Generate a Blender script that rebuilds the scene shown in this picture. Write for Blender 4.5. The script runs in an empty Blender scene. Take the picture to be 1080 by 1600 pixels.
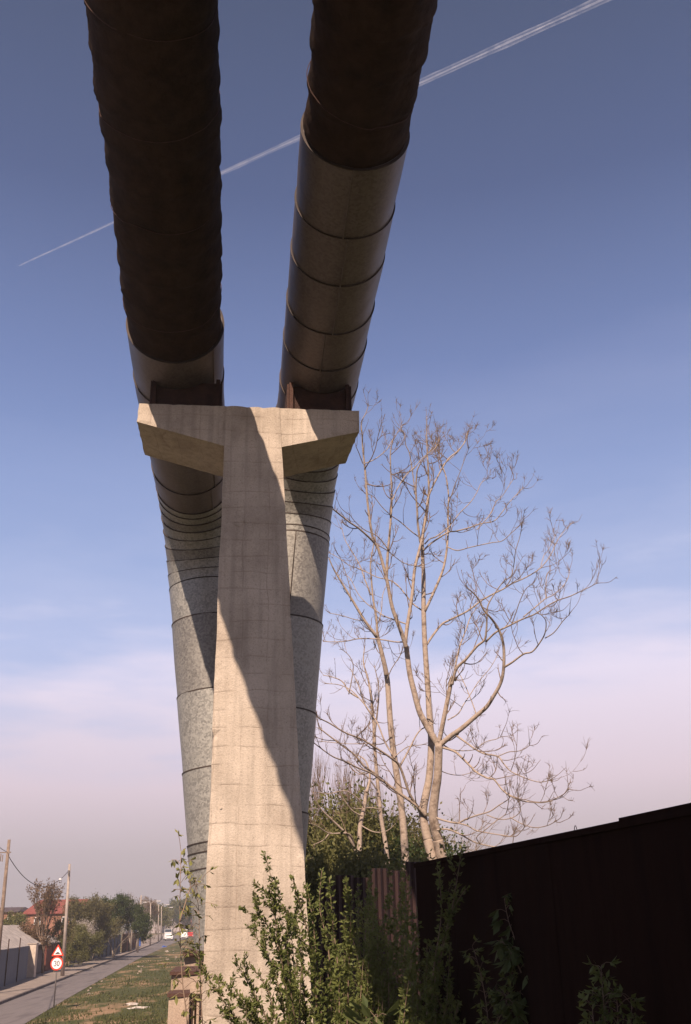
import bpy, bmesh, math, random
from mathutils import Vector, Matrix, noise
V = Vector; rad = math.radians
sc = bpy.context.scene; COL = sc.collection

# ------------------------------------------------------------------ camera
FPX, TH, RO = 1556.0, rad(22.2), rad(1.2)
CF = V((0, math.cos(TH), math.sin(TH))); _r = V((1, 0, 0)); _u = V((0, -math.sin(TH), math.cos(TH)))
CU = _u*math.cos(RO) + _r*math.sin(RO); CR = _r*math.cos(RO) - _u*math.sin(RO)
CC = V((0, 0, 4.2))
cam = bpy.data.cameras.new('camera'); camo = bpy.data.objects.new('camera', cam); COL.objects.link(camo)
m = Matrix((CR, CU, -CF)).transposed().to_4x4(); m.translation = CC; camo.matrix_world = m
cam.sensor_fit = 'VERTICAL'; cam.sensor_height = 36; cam.lens = FPX*36/1600
cam.clip_start = .1; cam.clip_end = 60000
sc.camera = camo

# ------------------------------------------------------------------ light
SUN_AZ, SUN_EL = rad(12.8), rad(46.0)          # direction the light travels in, measured from +Y towards +X
sun = bpy.data.lights.new('sun', 'SUN'); sun.energy = 5.0; sun.angle = rad(.5); sun.color = (1, .82, .655)
so = bpy.data.objects.new('sun', sun); COL.objects.link(so)
sd = V((math.sin(SUN_AZ)*math.cos(SUN_EL), math.cos(SUN_AZ)*math.cos(SUN_EL), -math.sin(SUN_EL)))
so.rotation_euler = sd.to_track_quat('-Z', 'Y').to_euler()
wd = bpy.data.worlds.new('World'); sc.world = wd; wd.use_nodes = True
nt = wd.node_tree; nt.nodes.clear()
def N(nt, t, **k):
    n = nt.nodes.new(t)
    for a, b in k.items():
        if a in n.inputs: n.inputs[a].default_value = b
        else: setattr(n, a, b)
    return n
def ramp(nt, src, stops, interp='LINEAR'):
    r = nt.nodes.new('ShaderNodeValToRGB'); r.color_ramp.interpolation = interp
    el = r.color_ramp.elements
    while len(el) < len(stops): el.new(.5)
    for e, (p, c) in zip(el, stops):
        e.position = p; e.color = (c, c, c, 1) if isinstance(c, (int, float)) else (*c, 1)
    nt.links.new(src, r.inputs[0]); return r.outputs[0]
sky = N(nt, 'ShaderNodeTexSky', sky_type='NISHITA', sun_disc=False, sun_elevation=SUN_EL, sun_rotation=math.pi+SUN_AZ,
        air_density=1.0, dust_density=1.2, ozone_density=2.0)
tc = N(nt, 'ShaderNodeTexCoord'); sep = N(nt, 'ShaderNodeSeparateXYZ'); nt.links.new(tc.outputs['Generated'], sep.inputs[0])
# thin high veil of haze and cirrus low in the sky, over the clear blue
mp = N(nt, 'ShaderNodeMapping'); mp.inputs['Scale'].default_value = (1.5, 1.5, 7); mp.inputs['Rotation'].default_value = (0, rad(9), 0)
nt.links.new(tc.outputs['Generated'], mp.inputs[0])
nz = N(nt, 'ShaderNodeTexNoise', Scale=1.7, Detail=6.0, Roughness=.55); nt.links.new(mp.outputs[0], nz.inputs['Vector'])
ad = N(nt, 'ShaderNodeMath', operation='MULTIPLY_ADD'); ad.inputs[1].default_value = .34; ad.inputs[2].default_value = -.17
nt.links.new(nz.outputs['Fac'], ad.inputs[0])
ad2 = N(nt, 'ShaderNodeMath', operation='ADD'); nt.links.new(ad.outputs[0], ad2.inputs[0]); xt = N(nt, 'ShaderNodeMath', operation='MULTIPLY_ADD'); xt.inputs[1].default_value = -.16; nt.links.new(sep.outputs['X'], xt.inputs[0]); nt.links.new(sep.outputs['Z'], xt.inputs[2]); nt.links.new(xt.outputs[0], ad2.inputs[1])
K = 1/.1
def kc(c): return tuple(x*K for x in c)
veil = ramp(nt, ad2.outputs[0], [(0, 1), (.15, .97), (.20, .88), (.235, .60), (.28, .25), (.36, .08), (.5, .0)])
vcol = ramp(nt, sep.outputs['Z'], [(0, (.33, .275, .285)), (.06, (.41, .345, .365)), (.12, (.55, .455, .51)), (.22, (.63, .565, .67)), (.32, (.55, .54, .68))])
blue = ramp(nt, sep.outputs['Z'], [(0, (.27, .355, .52)), (.25, (.285, .36, .59)), (.40, (.205, .267, .48)), (.5, (.145, .189, .365)), (.64, (.080, .100, .20)), (.78, (.057, .068, .12)), (1, (.05, .055, .10))])
def scl(col, k):
    n = N(nt, 'ShaderNodeVectorMath', operation='SCALE'); nt.links.new(col, n.inputs[0]); n.inputs['Scale'].default_value = k; return n.outputs[0]
mx0 = N(nt, 'ShaderNodeMix', data_type='RGBA'); mx0.inputs[0].default_value = .85
nt.links.new(sky.outputs[0], mx0.inputs[6]); nt.links.new(scl(blue, K), mx0.inputs[7])
mx = N(nt, 'ShaderNodeMix', data_type='RGBA'); nt.links.new(veil, mx.inputs[0])
nt.links.new(mx0.outputs[2], mx.inputs[6]); nt.links.new(scl(vcol, K), mx.inputs[7])
bg = N(nt, 'ShaderNodeBackground', Strength=.085); nt.links.new(mx.outputs[2], bg.inputs[0])
wo = N(nt, 'ShaderNodeOutputWorld'); nt.links.new(bg.outputs[0], wo.inputs[0])
sc.view_settings.view_transform = 'Standard'; sc.view_settings.look = 'None'; sc.view_settings.exposure = .7; sc.view_settings.gamma = 1
sc.cycles.max_bounces = 6; sc.cycles.diffuse_bounces = 3; sc.cycles.transparent_max_bounces = 12
sc.cycles.use_denoising = True

# ------------------------------------------------------------------ helpers
def ray(px, py): return CF + CR*((px-540)/FPX) + CU*((800-py)/FPX)
def at(px, py, Y): d = ray(px, py); return CC + d*(Y/d.y)
def gz(px, py, z=0): d = ray(px, py); return CC + d*((z-CC.z)/d.z)
def onpl(px, py, p, n): d = ray(px, py); return CC + d*((p-CC).dot(n)/d.dot(n))

def tag(o, label=None, cat=None, group=None, kind=None):
    if label: o['label'] = label
    if cat: o['category'] = cat
    if group: o['group'] = group
    if kind: o['kind'] = kind
    return o
ORG = {}
def thing(name, label, cat, loc=(0, 0, 0), group=None):
    o = bpy.data.objects.new(name, None); COL.objects.link(o); o.location = loc; o.empty_display_size = .2
    ORG[o.name] = V(loc); return tag(o, label, cat, group)
class MB:
    def __init__(s): s.v = []; s.f = []; s.m = []; s.mi = 0; s.sm = []; s.smooth = False
    def face(s, f): s.f.append(f); s.m.append(s.mi); s.sm.append(s.smooth)
    def poly(s, pts):
        b = len(s.v); s.v += [V(p) for p in pts]; s.face(tuple(range(b, b+len(pts))))
    def box(s, c, sx, sy, sz, ax=None, ay=None):
        ax = V(ax).normalized() if ax is not None else V((1, 0, 0)); ay = V(ay).normalized() if ay is not None else V((-ax.y, ax.x, 0)).normalized()
        az = ax.cross(ay); c = V(c); b = len(s.v)
        for k in (-1, 1):
            for j in (-1, 1):
                for i in (-1, 1): s.v.append(c + ax*(i*sx/2) + ay*(j*sy/2) + az*(k*sz/2))
        for f in ((0, 2, 3, 1), (4, 5, 7, 6), (0, 1, 5, 4), (2, 6, 7, 3), (0, 4, 6, 2), (1, 3, 7, 5)): s.face(tuple(b+i for i in f))
    def hexa(s, P, n=(1, 1, 1), jit=0., seed=0):
        # P: 8 corners, index = i + 2j + 4k (i right, j back, k up)
        nx, ny, nz = n; P = [V(p) for p in P]; idx = {}; rng = random.Random(seed)
        def pt(i, j, k):
            key = (i, j, k)
            if key in idx: return idx[key]
            u, v, w = i/nx, j/ny, k/nz
            q = V((0, 0, 0))
            for a in (0, 1):
                for b in (0, 1):
                    for c in (0, 1):
                        q += P[a+2*b+4*c]*((u if a else 1-u)*(v if b else 1-v)*(w if c else 1-w))
            e = (i in (0, nx)) + (j in (0, ny)) + (k in (0, nz))
            if jit:
                cen = sum(P, V((0, 0, 0)))/8; d = (cen-q); d.normalize()
                a = noise.noise(q*3.1+V((seed, 0, 0))); 
                q = q + V((noise.noise(q*1.7), noise.noise(q*1.7+V((9, 0, 0))), 0))*jit*.6
                if e >= 2: q = q + d*max(0, abs(noise.noise(q*9.0))*jit*2.2 + (jit*.8 if rng.random() < .1 else 0))
            s.v.append(q); idx[key] = len(s.v)-1; return idx[key]
        for (a, b, nA, nB, fn, fl) in (('x', 'z', nx, nz, lambda i, k: (i, 0, k), 0), ('x', 'z', nx, nz, lambda i, k: (i, ny, k), 1),
                                       ('y', 'z', ny, nz, lambda j, k: (0, j, k), 1), ('y', 'z', ny, nz, lambda j, k: (nx, j, k), 0),
                                       ('x', 'y', nx, ny, lambda i, j: (i, j, 0), 1), ('x', 'y', nx, ny, lambda i, j: (i, j, nz), 0)):
            for i in range(nA):
                for k in range(nB):
                    q = [pt(*fn(i, k)), pt(*fn(i+1, k)), pt(*fn(i+1, k+1)), pt(*fn(i, k+1))]
                    s.face(tuple(q[::-1] if fl else q))
    def tube(s, pts, rs, n=6, cap=True):
        pts = [V(p) for p in pts]; m = len(pts)
        if m < 2: return
        if isinstance(rs, (int, float)): rs = [rs]*m
        t = (pts[1]-pts[0]).normalized(); a = t.orthogonal().normalized(); b0 = len(s.v)
        for i in range(m):
            tt = (pts[min(i+1, m-1)]-pts[max(i-1, 0)])
            if tt.length > 1e-9: t = tt.normalized()
            a = (a - t*a.dot(t)); a = a.normalized() if a.length > 1e-6 else t.orthogonal().normalized(); b = t.cross(a)
            for j in range(n):
                an = 2*math.pi*j/n; s.v.append(pts[i] + (a*math.cos(an)+b*math.sin(an))*rs[i])
        sm = s.smooth; s.smooth = True
        for i in range(m-1):
            for j in range(n):
                k = (j+1) % n; s.face((b0+i*n+j, b0+i*n+k, b0+(i+1)*n+k, b0+(i+1)*n+j))
        s.smooth = sm
        if cap:
            s.face(tuple(b0+j for j in range(n))[::-1]); s.face(tuple(b0+(m-1)*n+j for j in range(n)))
    def leaf(s, p, d, up, L, w):
        side = d.cross(up); side = side.normalized() if side.length > 1e-6 else d.orthogonal().normalized()
        b = len(s.v); mid = p+d*(L*.5)+up*(-L*.08)
        s.v += [p, mid+side*w*.5, p+d*L, mid-side*w*.5]; s.face((b, b+1, b+2, b+3))
    def build(s, name, mats, parent=None):
        me = bpy.data.meshes.new(name); off = V((0, 0, 0)); p = parent
        if p is not None: off = ORG[p.name]
        me.from_pydata([v-off for v in s.v], [], s.f)
        for mm in (mats if isinstance(mats, (list, tuple)) else [mats]): me.materials.append(mm)
        me.polygons.foreach_set('material_index', s.m); me.polygons.foreach_set('use_smooth', s.sm); me.update()
        o = bpy.data.objects.new(name, me); COL.objects.link(o)
        if p is not None: o.parent = p
        ORG[o.name] = off; return o

def mat(name, c1, c2=None, sc_=3.0, rough=.85, bump=0., bsc=20., metal=0., det=5., c3=None, stretch=(1, 1, 1), spec=.3, trans=0.):
    mt = bpy.data.materials.new(name); mt.use_nodes = True; t = mt.node_tree; p = t.nodes['Principled BSDF']
    p.inputs['Roughness'].default_value = rough; p.inputs['Metallic'].default_value = metal; p.inputs['Specular IOR Level'].default_value = spec
    g = N(t, 'ShaderNodeNewGeometry'); mp = N(t, 'ShaderNodeMapping'); mp.inputs['Scale'].default_value = stretch
    t.links.new(g.outputs['Position'], mp.inputs[0])
    if c2:
        n = N(t, 'ShaderNodeTexNoise', Scale=sc_, Detail=det, Roughness=.6); t.links.new(mp.outputs[0], n.inputs['Vector'])
        st = [(.33, c1), (.67, c2)] if not c3 else [(.3, c1), (.5, c2), (.7, c3)]
        t.links.new(ramp(t, n.outputs['Fac'], st), p.inputs['Base Color'])
    else: p.inputs['Base Color'].default_value = (*c1, 1)
    if bump:
        n2 = N(t, 'ShaderNodeTexNoise', Scale=bsc, Detail=6.0, Roughness=.6); t.links.new(mp.outputs[0], n2.inputs['Vector'])
        b = N(t, 'ShaderNodeBump', Strength=bump, Distance=.02); t.links.new(n2.outputs['Fac'], b.inputs['Height']); t.links.new(b.outputs[0], p.inputs['Normal'])
    if trans:
        tr = N(t, 'ShaderNodeBsdfTranslucent'); ms = N(t, 'ShaderNodeMixShader'); ms.inputs[0].default_value = trans
        src = p.inputs['Base Color'].links[0].from_socket if p.inputs['Base Color'].links else None
        if src: t.links.new(src, tr.inputs[0])
        else: tr.inputs[0].default_value = (*c1, 1)
        t.links.new(p.outputs[0], ms.inputs[1]); t.links.new(tr.outputs[0], ms.inputs[2]); t.links.new(ms.outputs[0], t.nodes['Material Output'].inputs[0])
    return mt
def leafmat(name, c1, c2, sc_=2.0, trans=.35): return mat(name, c1, c2, sc_=sc_, rough=.6, trans=trans, spec=.25)

# ---- concrete with board marks, pits and stains
def concrete(name, c1, c2, c3, boards=True, seed=0):
    mt = bpy.data.materials.new(name); mt.use_nodes = True; t = mt.node_tree; L = t.links; p = t.nodes['Principled BSDF']
    p.inputs['Roughness'].default_value = .92; p.inputs['Specular IOR Level'].default_value = .15
    g = N(t, 'ShaderNodeNewGeometry'); mp = N(t, 'ShaderNodeMapping'); mp.inputs['Location'].default_value = (seed, 0, 0); L.new(g.outputs['Position'], mp.inputs[0])
    n1 = N(t, 'ShaderNodeTexNoise', Scale=1.3, Detail=7.0, Roughness=.62); L.new(mp.outputs[0], n1.inputs['Vector'])
    c = ramp(t, n1.outputs['Fac'], [(.3, c1), (.5, c2), (.72, c3)])
    n2 = N(t, 'ShaderNodeTexNoise', Scale=55.0, Detail=4.0, Roughness=.7); L.new(g.outputs['Position'], n2.inputs['Vector'])
    spk = ramp(t, n2.outputs['Fac'], [(.28, .6), (.42, .95), (.6, 1.05), (.75, 1.18)])
    m1 = N(t, 'ShaderNodeMix', data_type='RGBA', blend_type='MULTIPLY'); m1.inputs[0].default_value = 1; L.new(c, m1.inputs[6]); L.new(spk, m1.inputs[7])
    out = m1.outputs[2]; h = n2.outputs['Fac']
    # vertical rain streaks
    ms = N(t, 'ShaderNodeMapping'); ms.inputs['Scale'].default_value = (9, 9, .5); L.new(g.outputs['Position'], ms.inputs[0])
    n3 = N(t, 'ShaderNodeTexNoise', Scale=1.5, Detail=4.0); L.new(ms.outputs[0], n3.inputs['Vector'])
    st = ramp(t, n3.outputs['Fac'], [(.35, .80), (.52, .98), (.8, 1.06)])
    m2 = N(t, 'ShaderNodeMix', data_type='RGBA', blend_type='MULTIPLY'); m2.inputs[0].default_value = .8; L.new(out, m2.inputs[6]); L.new(st, m2.inputs[7]); out = m2.outputs[2]
    if boards:
        nd = N(t, 'ShaderNodeTexNoise', Scale=1.1, Detail=3.0); L.new(g.outputs['Position'], nd.inputs['Vector'])
        sx = N(t, 'ShaderNodeSeparateXYZ'); L.new(g.outputs['Position'], sx.inputs[0])
        zz = N(t, 'ShaderNodeMath', operation='MULTIPLY_ADD'); zz.inputs[1].default_value = .16; L.new(nd.outputs['Fac'], zz.inputs[0]); L.new(sx.outputs['Z'], zz.inputs[2])
        def lines(src, period, width):
            a = N(t, 'ShaderNodeMath', operation='DIVIDE'); a.inputs[1].default_value = period; L.new(src, a.inputs[0])
            b = N(t, 'ShaderNodeMath', operation='FRACT'); L.new(a.outputs[0], b.inputs[0])
            return ramp(t, b.outputs[0], [(0, 1), (width, .25), (width*2.2, 0), (.95, 0)])
        lh = lines(zz.outputs[0], .21, .05)
        xx = N(t, 'ShaderNodeMath', operation='MULTIPLY_ADD'); xx.inputs[1].default_value = .12; L.new(nd.outputs['Fac'], xx.inputs[0]); L.new(sx.outputs['X'], xx.inputs[2])
        lv = lines(xx.outputs[0], .30, .03)
        n4 = N(t, 'ShaderNodeTexNoise', Scale=3.4, Detail=4.0); L.new(mp.outputs[0], n4.inputs['Vector'])
        on = ramp(t, n4.outputs['Fac'], [(.40, .0), (.55, 1.0)])
        vm = N(t, 'ShaderNodeMath', operation='MULTIPLY'); L.new(lv, vm.inputs[0]); vm.inputs[1].default_value = 1.0
        mxx = N(t, 'ShaderNodeMath', operation='MAXIMUM'); L.new(lh, mxx.inputs[0]); L.new(vm.outputs[0], mxx.inputs[1])
        mm = N(t, 'ShaderNodeMath', operation='MULTIPLY'); L.new(mxx.outputs[0], mm.inputs[0]); L.new(on, mm.inputs[1])
        m3 = N(t, 'ShaderNodeMix', data_type='RGBA'); L.new(mm.outputs[0], m3.inputs[0]); L.new(out, m3.inputs[6]); m3.inputs[7].default_value = (c1[0]*.5, c1[1]*.42, c1[2]*.38, 1)
        dm = N(t, 'ShaderNodeMath', operation='MULTIPLY'); L.new(mm.outputs[0], dm.inputs[0]); dm.inputs[1].default_value = .42; L.new(dm.outputs[0], m3.inputs[0]); out = m3.outputs[2]
        hh = N(t, 'ShaderNodeMath', operation='MULTIPLY_ADD'); L.new(mm.outputs[0], hh.inputs[0]); hh.inputs[1].default_value = -.5; L.new(h, hh.inputs[2]); h = hh.outputs[0]
    # dark pits
    vo = N(t, 'ShaderNodeTexVoronoi', Scale=5.0); L.new(g.outputs['Position'], vo.inputs['Vector'])
    pit = ramp(t, vo.outputs['Distance'], [(.0, .45), (.035, .55), (.06, 1)])
    m4 = N(t, 'ShaderNodeMix', data_type='RGBA', blend_type='MULTIPLY'); m4.inputs[0].default_value = .5; L.new(out, m4.inputs[6]); L.new(pit, m4.inputs[7])
    L.new(m4.outputs[2], p.inputs['Base Color'])
    b = N(t, 'ShaderNodeBump', Strength=.55, Distance=.012); L.new(h, b.inputs['Height']); L.new(b.outputs[0], p.inputs['Normal'])
    return mt

def galv(name, c1, c2):
    mt = bpy.data.materials.new(name); mt.use_nodes = True; t = mt.node_tree; L = t.links; p = t.nodes['Principled BSDF']
    g = N(t, 'ShaderNodeNewGeometry')
    vo = N(t, 'ShaderNodeTexVoronoi', Scale=38.0, Randomness=1.0); L.new(g.outputs['Position'], vo.inputs['Vector'])
    sh = N(t, 'ShaderNodeSeparateColor'); L.new(vo.outputs['Color'], sh.inputs[0])
    n = N(t, 'ShaderNodeTexNoise', Scale=1.6, Detail=6.0, Roughness=.6); L.new(g.outputs['Position'], n.inputs['Vector'])
    a = N(t, 'ShaderNodeMath', operation='MULTIPLY_ADD'); a.inputs[1].default_value = .62; L.new(sh.outputs[0], a.inputs[0])
    b = N(t, 'ShaderNodeMath', operation='MULTIPLY'); b.inputs[1].default_value = .6; L.new(n.outputs['Fac'], b.inputs[0]); L.new(b.outputs[0], a.inputs[2])
    L.new(ramp(t, a.outputs[0], [(.2, c1), (.8, c2)]), p.inputs['Base Color'])
    p.inputs['Metallic'].default_value = .35; p.inputs['Specular IOR Level'].default_value = .3
    L.new(ramp(t, a.outputs[0], [(.2, .42), (.8, .62)]), p.inputs['Roughness'])
    n2 = N(t, 'ShaderNodeTexNoise', Scale=2.2, Detail=2.0); L.new(g.outputs['Position'], n2.inputs['Vector'])
    bp = N(t, 'ShaderNodeBump', Strength=.35, Distance=.05); L.new(n2.outputs['Fac'], bp.inputs['Height']); L.new(bp.outputs[0], p.inputs['Normal'])
    return mt

M = dict(
    conc=concrete('weathered_concrete', (.34, .27, .215), (.47, .383, .31), (.57, .47, .387)),
    conc2=concrete('block_concrete', (.28, .20, .155), (.36, .265, .205), (.42, .32, .25), boards=False, seed=5),
    metal=galv('galvanised_sheet', (.18, .167, .152), (.34, .32, .29)),
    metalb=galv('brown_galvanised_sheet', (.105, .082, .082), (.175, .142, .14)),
    metal2=galv('galvanised_sheet_dull', (.145, .13, .118), (.265, .245, .222)),
    strap=mat('dark_strap', (.035, .028, .026), (.08, .055, .045), rough=.7, metal=.3),
    felt=mat('tarred_felt', (.024, .013, .009), (.050, .028, .019), sc_=5.5, rough=.95, bump=1., bsc=14, spec=.1),
    rust=mat('rusted_steel', (.045, .022, .018), (.085, .043, .033), sc_=9, rough=.9, bump=.5, bsc=60, c3=(.06, .03, .025)),
    rustdark=mat('dark_rusted_steel', (.03, .015, .012), (.06, .028, .02), sc_=8, rough=.9, bump=.5, bsc=60),
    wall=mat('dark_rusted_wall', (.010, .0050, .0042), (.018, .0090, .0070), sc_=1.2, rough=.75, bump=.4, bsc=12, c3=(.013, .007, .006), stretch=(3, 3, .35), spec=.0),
    purple=mat('plum_corrugated', (.024, .012, .012), (.042, .020, .020), sc_=2, rough=.7, stretch=(2, 2, .4)),
    bark=mat('pale_bark', (.15, .105, .08), (.36, .275, .22), sc_=7, rough=.9, bump=.7, bsc=22, c3=(.27, .205, .165)),
    twig=mat('twig_bark', (.12, .078, .055), (.25, .17, .12), sc_=4, rough=.85),
    fartwig=mat('grey_twig_bark', (.17, .13, .10), (.26, .20, .16), sc_=4, rough=.9),
    asphalt=mat('asphalt', (.075, .063, .065), (.15, .125, .122), sc_=.7, rough=.9, bump=.4, bsc=30, stretch=(2.5, .22, 1), c3=(.10, .085, .085), det=9),
    pave=mat('pavement', (.17, .135, .12), (.26, .205, .175), sc_=.9, rough=.95, bump=.3, bsc=8),
    kerb=mat('kerb_stone', (.06, .045, .045), (.15, .12, .11), sc_=1.5, rough=.95),
    pole=mat('pole_concrete', (.25, .20, .175), (.36, .29, .25), sc_=3, rough=.9),
    wood=mat('pole_wood', (.13, .09, .07), (.24, .17, .13), sc_=4, rough=.9),
    black=mat('black', (.02, .017, .016), rough=.6),
    wire=mat('cable', (.06, .045, .045), rough=.8),
    red=mat('sign_red', (.60, .045, .02), rough=.45), white=mat('sign_white', (.78, .75, .74), rough=.45), ink=mat('sign_black', (.03, .02, .02), rough=.5),
    steel=mat('grey_post', (.12, .10, .10), (.2, .17, .16), rough=.6, metal=.3),
    bluefence=mat('blue_grey_boards', (.075, .078, .10), (.12, .12, .15), sc_=1.5, rough=.8, stretch=(1, 4, .3)),
    darkblue=mat('dark_blue_boards', (.02, .032, .07), (.04, .055, .10), rough=.7), brownf=mat('brown_red_boards', (.11, .03, .022), (.17, .052, .035), rough=.8),
    greyf=mat('grey_purple_boards', (.14, .11, .12), (.2, .16, .165), rough=.8), palef=mat('pale_sheet_boards', (.24, .24, .26), (.34, .33, .35), rough=.7),
    pillar=mat('pale_plaster', (.42, .33, .27), (.55, .44, .36), rough=.9), asb=mat('asbestos_roof', (.22, .19, .18), (.36, .31, .29), sc_=1.5, rough=.95),
    shedwall=mat('shed_wall', (.10, .075, .075), (.16, .12, .12), rough=.9), redroof=mat('red_roof', (.16, .042, .034), (.24, .068, .052), rough=.8),
    orange=mat('orange_wall', (.24, .11, .075), (.32, .15, .10), rough=.85), darkroof=mat('dark_roof', (.05, .035, .04), (.09, .06, .06), rough=.8),
    block=mat('far_block_wall', (.32, .26, .25), (.40, .33, .32), rough=.9), glass=mat('dark_glass', (.03, .035, .045), rough=.15, spec=.6),
    vanw=mat('white_paint', (.75, .73, .72), rough=.3, spec=.5), tyre=mat('tyre', (.02, .02, .02), rough=.9), carred=mat('red_paint', (.5, .03, .02), rough=.3),
    lampm=mat('lamp_grey', (.45, .42, .42), rough=.4), bluep=mat('blue_sheet', (.02, .07, .28), rough=.5),
    l_bush=leafmat('bush_leaves', (.082, .100, .026), (.175, .185, .055), 9), l_bud=leafmat('young_leaves', (.17, .17, .05), (.28, .25, .09), 9),
    l_big=leafmat('broad_leaves', (.06, .08, .025), (.12, .13, .045), 6), l_olive=leafmat('olive_leaves', (.11, .095, .04), (.17, .145, .065), .5),
    l_dark=leafmat('dark_leaves', (.034, .052, .015), (.07, .09, .026), .5), l_mid=leafmat('mid_leaves', (.105, .10, .032), (.18, .165, .058), .5),
    l_blos=leafmat('blossom', (.40, .34, .30), (.55, .48, .44), 1), l_brown=leafmat('budding_leaves', (.14, .085, .05), (.22, .14, .08), 1),
    litter=mat('pale_litter', (.30, .25, .21), (.62, .54, .48), sc_=6, rough=.9), blit=mat('blue_litter', (.05, .09, .3), rough=.6), stone=mat('stone', (.22, .17, .14), (.36, .28, .23), rough=.95),
    greensh=leafmat('low_green', (.06, .09, .02), (.11, .14, .04), 2),
)

# ------------------------------------------------------------------ ground
def smooth(a, b, x): t = max(0, min(1, (x-a)/(b-a))); return t*t*(3-2*t)
def road_x(y, side):
    L = [(-60, -7), (0, -11.5), (40, -17.0), (64, -20.5), (92.7, -24.3), (171, -34.6), (249, -44.8), (330, -58.8), (430, -72), (900, -110)]
    Rr = [(-60, -1), (0, -6.5), (40, -13.5), (51.5, -15.3), (70, -18.0), (137, -27.2), (232, -38.8), (303, -47.0), (400, -58), (900, -90)]
    T = L if side == 'l' else Rr
    for (a, b), (c, d) in zip(T, T[1:]):
        if a <= y <= c: return b+(d-b)*(y-a)/(c-a)
    return T[-1][1] if y > T[-1][0] else T[0][1]
def hgt(x, y):
    e = 2.2*smooth(-7.5, -4.5, x + .1*y)*(1-smooth(21, 42, y))
    rx = road_x(y, 'r'); d = x-rx
    b = .12*noise.noise(V((x*.25, y*.25, 0))) + .05*noise.noise(V((x*1.1, y*1.1, 3)))
    return e + b*smooth(.6, 4, d) if d > 0 else -.03
def axis(segs):
    out = []
    for a, b, st in segs:
        n = max(1, round((b-a)/st)); out += [a+(b-a)*i/n for i in range(n)]
    return out+[segs[-1][1]]
gx = axis([(-900, -200, 100), (-200, -60, 20), (-60, -25, 1.5), (-25, 15, .6), (15, 100, 12), (100, 900, 100)])
gy = axis([(-120, -10, 10), (-10, 50, 1), (50, 110, 1), (110, 240, 4), (240, 600, 30), (600, 1500, 100)])
g = MB(); g.smooth = True
g.v = [V((x, y, hgt(x, y))) for y in gy for x in gx]
for j in range(len(gy)-1):
    for i in range(len(gx)-1):
        a = j*len(gx)+i; g.face((a, a+1, a+1+len(gx), a+len(gx)))
mg = bpy.data.materials.new('verge'); mg.use_nodes = True; t = mg.node_tree; p = t.nodes['Principled BSDF']; p.inputs['Roughness'].default_value = 1; p.inputs['Specular IOR Level'].default_value = .05
ge = N(t, 'ShaderNodeNewGeometry'); mpg = N(t, 'ShaderNodeMapping'); mpg.inputs['Scale'].default_value = (1, .33, 1); mpg.inputs['Rotation'].default_value = (0, 0, .12); t.links.new(ge.outputs['Position'], mpg.inputs[0])
n1 = N(t, 'ShaderNodeTexNoise', Scale=.42, Detail=7.0, Roughness=.62); t.links.new(mpg.outputs[0], n1.inputs['Vector'])
n2 = N(t, 'ShaderNodeTexNoise', Scale=3.0, Detail=5.0, Roughness=.7); t.links.new(ge.outputs['Position'], n2.inputs['Vector'])
cg = ramp(t, n2.outputs['Fac'], [(.3, (.036, .044, .018)), (.5, (.060, .064, .028)), (.7, (.11, .088, .046))])
cd = ramp(t, n2.outputs['Fac'], [(.3, (.17, .105, .062)), (.7, (.30, .20, .125))])
f = ramp(t, n1.outputs['Fac'], [(.50, 0), (.60, 1)])
mm = N(t, 'ShaderNodeMix', data_type='RGBA'); 
mul100 = N(t, 'ShaderNodeMath', operation='MULTIPLY'); mul100.inputs[1].default_value = .01
sxg = N(t, 'ShaderNodeSeparateXYZ'); t.links.new(ge.outputs['Position'], sxg.inputs[0])
nb_ = N(t, 'ShaderNodeMath', operation='MULTIPLY_ADD'); nb_.inputs[1].default_value = 12; nb_.inputs[2].default_value = 0; t.links.new(n1.outputs['Fac'], nb_.inputs[0])
ysum = N(t, 'ShaderNodeMath', operation='ADD'); t.links.new(sxg.outputs['Y'], ysum.inputs[0]); t.links.new(nb_.outputs[0], ysum.inputs[1])
t.links.new(ysum.outputs[0], mul100.inputs[0]); far_ = ramp(t, mul100.outputs[0], [(.42, 0), (.54, 1)])
fm = N(t, 'ShaderNodeMath', operation='MULTIPLY'); t.links.new(f, fm.inputs[0]); t.links.new(far_, fm.inputs[1])
t.links.new(fm.outputs[0], mm.inputs[0]); t.links.new(cg, mm.inputs[6]); t.links.new(cd, mm.inputs[7]); t.links.new(mm.outputs[2], p.inputs['Base Color'])
bb = N(t, 'ShaderNodeBump', Strength=.8, Distance=.1); t.links.new(n2.outputs['Fac'], bb.inputs['Height']); t.links.new(bb.outputs[0], p.inputs['Normal'])
tag(g.build('ground', mg), kind='structure')

ys = axis([(-60, 40, 10), (40, 200, 4), (200, 900, 20)])
r = MB()
for a, b in zip(ys, ys[1:]): r.poly([(road_x(a, 'l'), a, .004), (road_x(a, 'r'), a, .004), (road_x(b, 'r'), b, .004), (road_x(b, 'l'), b, .004)])
tag(r.build('road', M['asphalt']), kind='structure')
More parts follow.
